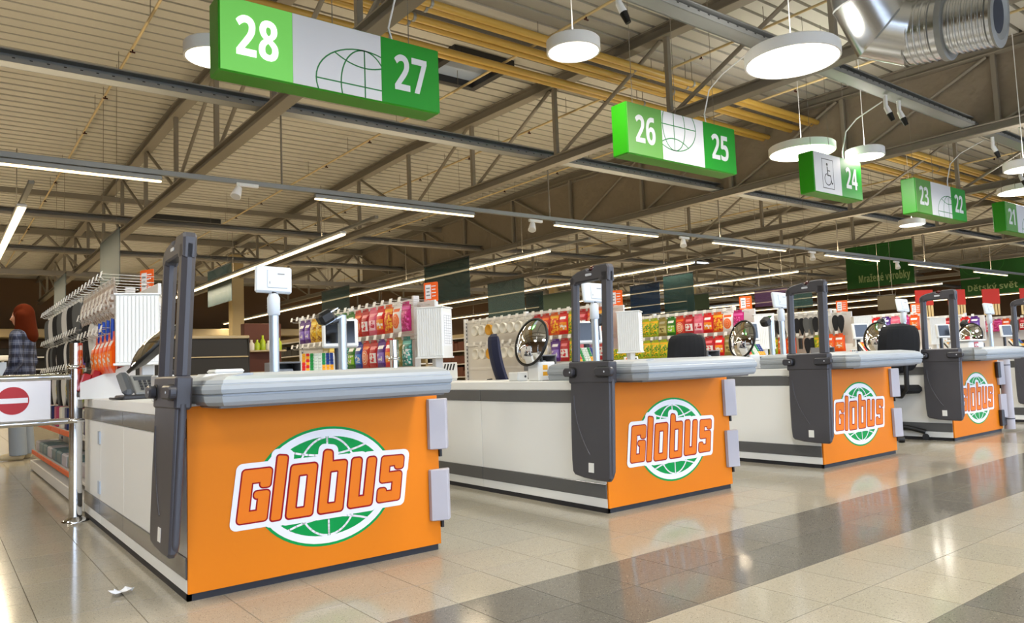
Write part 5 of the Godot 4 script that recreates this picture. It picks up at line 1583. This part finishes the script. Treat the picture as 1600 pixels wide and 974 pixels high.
# ---------------------------------------------------------------- entrance barrier, litter, far shop
func barrier() -> void:
	var t := thing("barrier_post", "chrome barrier post with round floor flange beside the foreground checkout", "post", Vector3(-0.075, 0, -2.28))
	part("flange", B.new().lathe([Vector2(0.075, 0), Vector2(0.075, 0.008), Vector2(0.05, 0.02), Vector2(0.038, 0.03)], 28, Transform3D.IDENTITY), M.chrome, t)
	part("tube", B.new().cyl(Vector3(0, 0, 0), Vector3(0, 1.09, 0), 0.036, 0.036, 28), M.chrome, t)
	for y: float in [0.93, 0.60]: part("collar", B.new().lathe([Vector2(0.037, 0), Vector2(0.048, 0.003), Vector2(0.048, 0.022), Vector2(0.037, 0.025)], 28, Transform3D(Basis.IDENTITY, Vector3(0, y, 0))), M.chrome, t)
	part("socket", B.new().cyl(Vector3(0.03, 0.77, 0.03), Vector3(0.05, 0.77, 0.05), 0.03, 0.03, 14), M.mid_grey, t)
	for i in [1, 2]: dup(t, Vector3(PITCH * i - 0.075, 0, -2.28), 0, "chrome barrier post standing in the lane left of the %s checkout's rack" % ORD[i])
	var g := thing("barrier_gate", "chrome barrier rails carrying a no entry board at the left edge", "gate", Vector3(-0.11, 0, -2.28))
	for y: float in [0.885, 0.613]: part("rail", B.new().cyl(Vector3(0, y, 0), Vector3(-1.7, y, 0), 0.019, 0.019, 14), M.chrome, g)
	part("end_post", B.new().cyl(Vector3(-1.72, 0, 0), Vector3(-1.72, 1.0, 0), 0.036, 0.036, 20), M.chrome, g)
	part("board", B.new().box(Vector3(-0.36, 0.748, 0.012), Vector3(0.52, 0.235, 0.008), 0.002), M.sign_white, g)
	var d := part("red_disc", B.new().cyl(Vector3(-0.292, 0.752, 0.016), Vector3(-0.292, 0.752, 0.0172), 0.082, 0.082, 40), M.sign_red, g)
	part("white_bar", B.new().box(Vector3(-0.292, 0.752, 0.0176), Vector3(0.150, 0.030, 0.001)), M.sign_white, d)
	# crumpled paper on the floor
	var b := B.new()
	rng.seed = 7
	var hgt := []
	for i in 25: hgt.append(rng.randf_range(0.001, 0.028))
	for i in 4:
		for j in 4:
			var q := []
			for p: Vector2i in [Vector2i(i, j), Vector2i(i, j + 1), Vector2i(i + 1, j + 1), Vector2i(i + 1, j)]:
				q.append(Vector3((p.x - 2) * 0.02 + hgt[p.y * 5 + p.x] * 0.4, hgt[p.x * 5 + p.y], (p.y - 2) * 0.014 + hgt[p.x * 5 + p.y] * 0.3))
			if i + j == 0: continue
			b.quad(q[0], q[1], q[2], q[3])
	var o := part("paper_scrap", b, M.paper, self)
	o.position = Vector3(-0.181, 0.0005, -0.307)
	tag(o, "crumpled white paper scrap lying on the floor tiles", "litter")

func far_shop() -> void:
	var f := thing("dark_freezer", "dark glass-fronted freezer with pale top trim behind the foreground checkout", "freezer", Vector3(2.0, 0, -9.2))
	part("body", B.new().box(Vector3(0.1, 0.45, -0.1), Vector3(2.3, 0.9, 0.8), 0.02), M.freezer_trim, f)
	part("glass_front", B.new().box(Vector3(0.1, 1.18, 0.1), Vector3(2.24, 0.60, 0.02), 0.004, Basis(Vector3.RIGHT, -0.15)), M.freezer_dark, f)
	part("top_trim", B.new().box(Vector3(0.1, 1.485, -0.2), Vector3(2.3, 0.05, 0.6), 0.01), M.freezer_trim, f)
	part("middle_rail", B.new().box(Vector3(0.1, 1.17, 0.125), Vector3(2.24, 0.02, 0.02), 0.003, Basis(Vector3.RIGHT, -0.15)), M.freezer_trim, f)
	for s: float in [-1.0, 1.0]: part("side_glass", B.new().box(Vector3(0.1 + 1.14 * s, 1.17, -0.2), Vector3(0.02, 0.6, 0.6), 0.002), M.freezer_dark, f)
	var w := thing("wall_cooler", "long wall cooler with pale canopy along the back of the shop", "cooler", Vector3(3, 0, -34.5))
	part("body", B.new().box(Vector3(0, 1.2, -0.3), Vector3(23, 2.4, 1.2), 0.02), M.freezer_dark, w)
	part("canopy", B.new().box(Vector3(0, 3.0, 0.2), Vector3(23, 0.35, 1.6), 0.03), M.freezer_trim, w)
	for i in 4: part("shelf", B.new().box(Vector3(0, 0.5 + 0.5 * i, 0.45), Vector3(22.6, 0.05, 0.5), 0.005), M.white_metal, w)
	var c := thing("chest_freezer", "white lit chest freezer behind the shopper at the left edge", "freezer", Vector3(-1.0, 0, -18.2))
	part("body", B.new().box(Vector3(0, 0.45, 0), Vector3(3.2, 0.9, 1.0), 0.03), M.white_metal, c)
	part("rail", B.new().box(Vector3(0, 1.5, 0), Vector3(3.2, 0.12, 0.5), 0.02), M.white_metal, c)
	for i in 3: part("post", B.new().box(Vector3(-1.5 + 1.5 * i, 1.2, -0.2), Vector3(0.05, 0.6, 0.05)), M.white_metal, c)
	part("glass", B.new().box(Vector3(0, 1.15, 0.2), Vector3(3.1, 0.5, 0.015)), M.skylight_pane, c)
	var wp := thing("orange_display", "orange-brown display wall between the freezer and the candy rack", "display wall", Vector3(4.44, 0, -12.0))
	part("wall", B.new().box(Vector3(0, 0.95, 0), Vector3(0.75, 1.9, 0.2), 0.01), M.orange_wall, wp)
	for i in 3: part("shelf", B.new().box(Vector3(0, 0.5 + 0.42 * i, 0.25), Vector3(0.72, 0.03, 0.35), 0.004), M.freezer_trim, wp)
	rng.seed = 77
	for i in 6:
		var hh := rng.randf_range(0.18, 0.3)
		var o := part("shelf_bottle", B.new().lathe([Vector2(0.05, 0), Vector2(0.055, 0.01), Vector2(0.055, hh * 0.6), Vector2(0.022, hh * 0.8), Vector2(0.022, hh), Vector2(0, hh)], 12, Transform3D.IDENTITY), M["yellow-green bag" if i % 3 else "sole_white"], self)
		o.position = Vector3(4.16 + 0.11 * i, 1.356, -11.74)
		tag(o, "bottle on the orange-brown display wall's top shelf, %s from the left" % ORD[i], "bottle", "bottles on the orange-brown display wall")
	# tall shelving runs deep in the shop
	for i in 6:
		var x := 8.3 + 4.98 * i
		var t := thing("shelf_run", "long dark shelving run deep in the shop, %s from the left" % ORD[i], "shelving", Vector3(x, 0, -20.0), 0, "shelving runs deep in the shop")
		part("spine", B.new().box(Vector3(0, 1.0, 0), Vector3(0.06, 2.0, 16.0), 0.004), M.freezer_trim, t)
		for k in 5: part("shelf", B.new().box(Vector3(0, 0.15 + 0.42 * k, 0), Vector3(0.9, 0.03, 16.0), 0.004), M.white_metal, t)
		var st := B.new()
		for k in 4:
			for s: float in [-1.0, 1.0]:
				var z := -7.9
				while z < 7.8:
					var wz := rng.randf_range(0.2, 0.5)
					var hh := rng.randf_range(0.18, 0.34)
					st.box(Vector3(s * 0.26, 0.166 + 0.42 * k + hh / 2, z + wz / 2), Vector3(0.34, hh, wz - 0.02))
					z += wz
		part("stacked_goods", st, M.orange_wall if i % 2 else M.freezer_dark, t).set_meta("kind", "stuff")

# ---------------------------------------------------------------- shopper: distance field of tapered capsules, meshed as surface nets
func field(bones: Array, p: Vector3, soft: float) -> float:
	var acc := 9.0
	for b in bones:
		var a: Vector3 = b[0]
		var ab: Vector3 = b[1] - a
		var h := clampf((p - a).dot(ab) / maxf(ab.length_squared(), 1e-6), 0.0, 1.0)
		var sc: Vector3 = b[4] if b.size() > 4 else Vector3.ONE
		var q: Vector3 = (p - a - ab * h) / sc
		var d: float = q.length() * minf(sc.x, minf(sc.y, sc.z)) - lerpf(b[2], b[3], h) if b.size() > 4 else q.length() - lerpf(b[2], b[3], h)
		if b.size() > 4: d = (q.length() - lerpf(b[2], b[3], h)) * 0.8
		var k := clampf(0.5 + 0.5 * (acc - d) / soft, 0.0, 1.0)
		acc = lerpf(acc, d, k) - soft * k * (1.0 - k)
	return acc

func surface_net(bones: Array, cell: float, soft: float, m: B, lo_y := -9.0, hi_y := 9.0) -> void:
	var lo := Vector3(9, 9, 9)
	var hi := -lo
	for b in bones:
		var s: Vector3 = b[4] if b.size() > 4 else Vector3.ONE
		for e in 2:
			lo = lo.min(b[e] - s * b[2 + e])
			hi = hi.max(b[e] + s * b[2 + e])
	lo -= Vector3.ONE * (cell * 2 + soft * 0.3)
	hi += Vector3.ONE * (cell * 2 + soft * 0.3)
	lo.y = maxf(lo.y, lo_y)
	hi.y = minf(hi.y, hi_y)
	var n := Vector3i(((hi - lo) / cell).ceil()) + Vector3i.ONE
	var val := PackedFloat32Array()
	val.resize(n.x * n.y * n.z)
	for y in n.y:
		for z in n.z:
			for x in n.x:
				var v := field(bones, lo + Vector3(x, y, z) * cell, soft)
				if y == 0 or y == n.y - 1: v = maxf(v, cell * 0.3)
				val[x + n.x * (z + n.z * y)] = v
	var vid := {}
	var pos := PackedVector3Array()
	var nor := PackedVector3Array()
	var at := func(x: int, y: int, z: int) -> float: return val[x + n.x * (z + n.z * y)]
	for y in n.y - 1:
		for z in n.z - 1:
			for x in n.x - 1:
				var s := Vector3.ZERO
				var cnt := 0
				var c := PackedFloat32Array()
				for k in 8: c.append(val[x + (k & 1) + n.x * (z + (k >> 2) + n.z * (y + ((k >> 1) & 1)))])
				var neg := 0
				for k in 8: neg += 1 if c[k] < 0 else 0
				if neg == 0 or neg == 8: continue
				for k in 8:
					for ax in 3:
						if k & (1 << ax): continue
						var j := k | (1 << ax)
						if (c[k] < 0) != (c[j] < 0):
							var t := c[k] / (c[k] - c[j])
							var p := Vector3(k & 1, (k >> 1) & 1, k >> 2)
							p[ax] += t
							s += p
							cnt += 1
				vid[x + n.x * (z + n.z * y)] = pos.size()
				var w := lo + (Vector3(x, y, z) + s / cnt) * cell
				pos.append(w)
				nor.append(Vector3(c[1] + c[3] + c[5] + c[7] - c[0] - c[2] - c[4] - c[6], c[2] + c[3] + c[6] + c[7] - c[0] - c[1] - c[4] - c[5], c[4] + c[5] + c[6] + c[7] - c[0] - c[1] - c[2] - c[3]).normalized())
	var st := [1, n.x * n.z, n.x]
	for y in range(1, n.y - 1):
		for z in range(1, n.z - 1):
			for x in range(1, n.x - 1):
				var i := x + n.x * (z + n.z * y)
				for ax in 3:
					var a: float = val[i]
					var b: float = val[i + st[ax]]
					if (a < 0) == (b < 0): continue
					var u: int = st[(ax + 1) % 3]
					var v: int = st[(ax + 2) % 3]
					var q := [i - u - v, i - v, i, i - u]
					if not (vid.has(q[0]) and vid.has(q[1]) and vid.has(q[2]) and vid.has(q[3])): continue
					var k := []
					for e in q: k.append(vid[e])
					if a > 0: k.reverse()
					m.quadn(pos[k[0]], pos[k[1]], pos[k[2]], pos[k[3]], nor[k[0]], nor[k[1]], nor[k[2]], nor[k[3]])

func shopper() -> void:   # local: faces -z, right is +x
	var t := thing("person", "person with long red hair, plaid shirt and grey jeans standing beyond the barrier, turned away", "person", Vector3(0.02, 0, -7.25), 1.15)
	var legs := []
	var arms := []
	for s: float in [-1.0, 1.0]:
		legs.append([Vector3(0.09 * s, 0.90, 0), Vector3(0.10 * s, 0.50, -0.01), 0.088, 0.060])
		legs.append([Vector3(0.10 * s, 0.50, -0.01), Vector3(0.11 * s, 0.09, 0.03), 0.060, 0.040])
		arms.append([Vector3(0.175 * s, 1.39, 0.01), Vector3(0.215 * s, 1.12, 0.03), 0.050, 0.042])
		arms.append([Vector3(0.215 * s, 1.12, 0.03), Vector3(0.19 * s, 0.90, -0.10), 0.040, 0.028])
	var trunk := [[Vector3(0, 0.95, 0), Vector3(0, 1.12, 0), 0.13, 0.115, Vector3(1.15, 1, 0.82)], [Vector3(0, 1.12, 0), Vector3(0, 1.36, 0.01), 0.12, 0.135, Vector3(1.2, 1, 0.78)], [Vector3(-0.13, 1.41, 0.01), Vector3(0.13, 1.41, 0.01), 0.055, 0.055], [Vector3(0, 1.42, 0.01), Vector3(0, 1.52, 0), 0.055, 0.050]]
	var head := [[Vector3(0, 1.64, 0.0), Vector3(0, 1.66, 0.005), 0.10, 0.10, Vector3(0.80, 1.06, 0.98)], [Vector3(0, 1.575, -0.035), Vector3(0, 1.60, -0.03), 0.055, 0.065], [Vector3(0, 1.632, -0.098), Vector3(0, 1.605, -0.112), 0.010, 0.015], [Vector3(-0.082, 1.63, 0.01), Vector3(-0.084, 1.60, 0.0), 0.014, 0.009], [Vector3(0.082, 1.63, 0.01), Vector3(0.084, 1.60, 0.0), 0.014, 0.009]]
	var hands := []
	for s: float in [-1.0, 1.0]:
		var wr := Vector3(0.19 * s, 0.90, -0.10)
		hands.append([wr, wr + Vector3(-0.005 * s, -0.075, -0.02), 0.026, 0.030])
		for f in 4: hands.append([wr + Vector3(-0.005 * s, -0.08, -0.045 + 0.019 * f), wr + Vector3(-0.018 * s, -0.155 + 0.008 * absf(f - 1.3), -0.05 + 0.016 * f), 0.010, 0.008])
		hands.append([wr + Vector3(-0.01 * s, -0.03, -0.04), wr + Vector3(-0.03 * s, -0.09, -0.065), 0.011, 0.008])
	var feet := []
	for s: float in [-1.0, 1.0]: feet.append([Vector3(0.11 * s, 0.05, 0.03), Vector3(0.12 * s, 0.035, -0.13), 0.042, 0.032])
	var bm := B.new()
	surface_net(legs + trunk + arms + hands + head + feet, 0.014, 0.02, bm)
	part("body", bm, M.skin, t)
	var grow := func(src: Array, by: float) -> Array:
		var o := []
		for b in src:
			var c: Array = b.duplicate()
			c[2] += by
			c[3] += by
			o.append(c)
		return o
	var sh := B.new()
	var sleeves := []
	for s: float in [-1.0, 1.0]:
		sleeves.append([Vector3(0.165 * s, 1.40, 0.01), Vector3(0.215 * s, 1.12, 0.03), 0.068, 0.060])
		sleeves.append([Vector3(0.215 * s, 1.12, 0.03), Vector3(0.195 * s, 0.93, -0.085), 0.058, 0.044])
	surface_net(grow.call(trunk.slice(0, 3), 0.024) + [[Vector3(0, 0.84, 0), Vector3(0, 1.0, 0), 0.155, 0.155, Vector3(1.15, 1, 0.85)]] + sleeves, 0.016, 0.03, sh, 0.78, 1.50)
	part("plaid_shirt", sh, M.plaid, t)
	var tr := B.new()
	var wide := []
	for s: float in [-1.0, 1.0]:
		wide.append([Vector3(0.085 * s, 0.88, 0), Vector3(0.105 * s, 0.48, -0.005), 0.108, 0.084])
		wide.append([Vector3(0.105 * s, 0.48, -0.005), Vector3(0.115 * s, 0.06, 0.02), 0.084, 0.088])
	surface_net(wide, 0.016, 0.03, tr, 0.045, 0.99)
	part("jeans", tr, M.denim, t)
	var so := B.new()
	surface_net(grow.call(feet, 0.008), 0.010, 0.01, so, 0.0, 0.085)
	part("shoes", so, M.shoe, t)
	var ha := B.new()
	surface_net([[Vector3(0, 1.665, 0.018), Vector3(0, 1.68, 0.02), 0.108, 0.108, Vector3(0.9, 1.02, 0.98)], [Vector3(0, 1.62, 0.05), Vector3(0, 1.42, 0.085), 0.105, 0.105, Vector3(1.3, 1, 0.75)], [Vector3(-0.09, 1.64, 0.02), Vector3(-0.125, 1.40, 0.02), 0.055, 0.05], [Vector3(0.09, 1.64, 0.02), Vector3(0.125, 1.40, 0.02), 0.055, 0.05]], 0.012, 0.03, ha)
	part("hair", ha, M.hair_red, t)
	for s: float in [-1.0, 1.0]:
		var ey := part("eye", B.new().ball(Vector3(0.032 * s, 1.635, -0.083), Vector3(0.013, 0.010, 0.010), 10), M.paper, t)
		part("iris", B.new().ball(Vector3(0.032 * s, 1.635, -0.091), Vector3(0.005, 0.005, 0.003), 8), M.dark_grey, ey)
	part("mouth", B.new().ball(Vector3(0, 1.578, -0.094), Vector3(0.022, 0.006, 0.006), 10), M.sign_red, t)

func _ready() -> void:
	materials()
	camera_and_light()
	mat("teal_pack", Color(0.35, 0.45, 0.47), 0.4)
	mat("blue_pack", Color(0.08, 0.14, 0.34), 0.4)
	mat("pink_pack", Color(0.68, 0.25, 0.38), 0.4)
	hall()
	skylights()
	trusses()
	services()
	lamps()
	checkouts()
	racks()
	lane_signs()
	banners()
	barrier()
	far_shop()
	shopper()
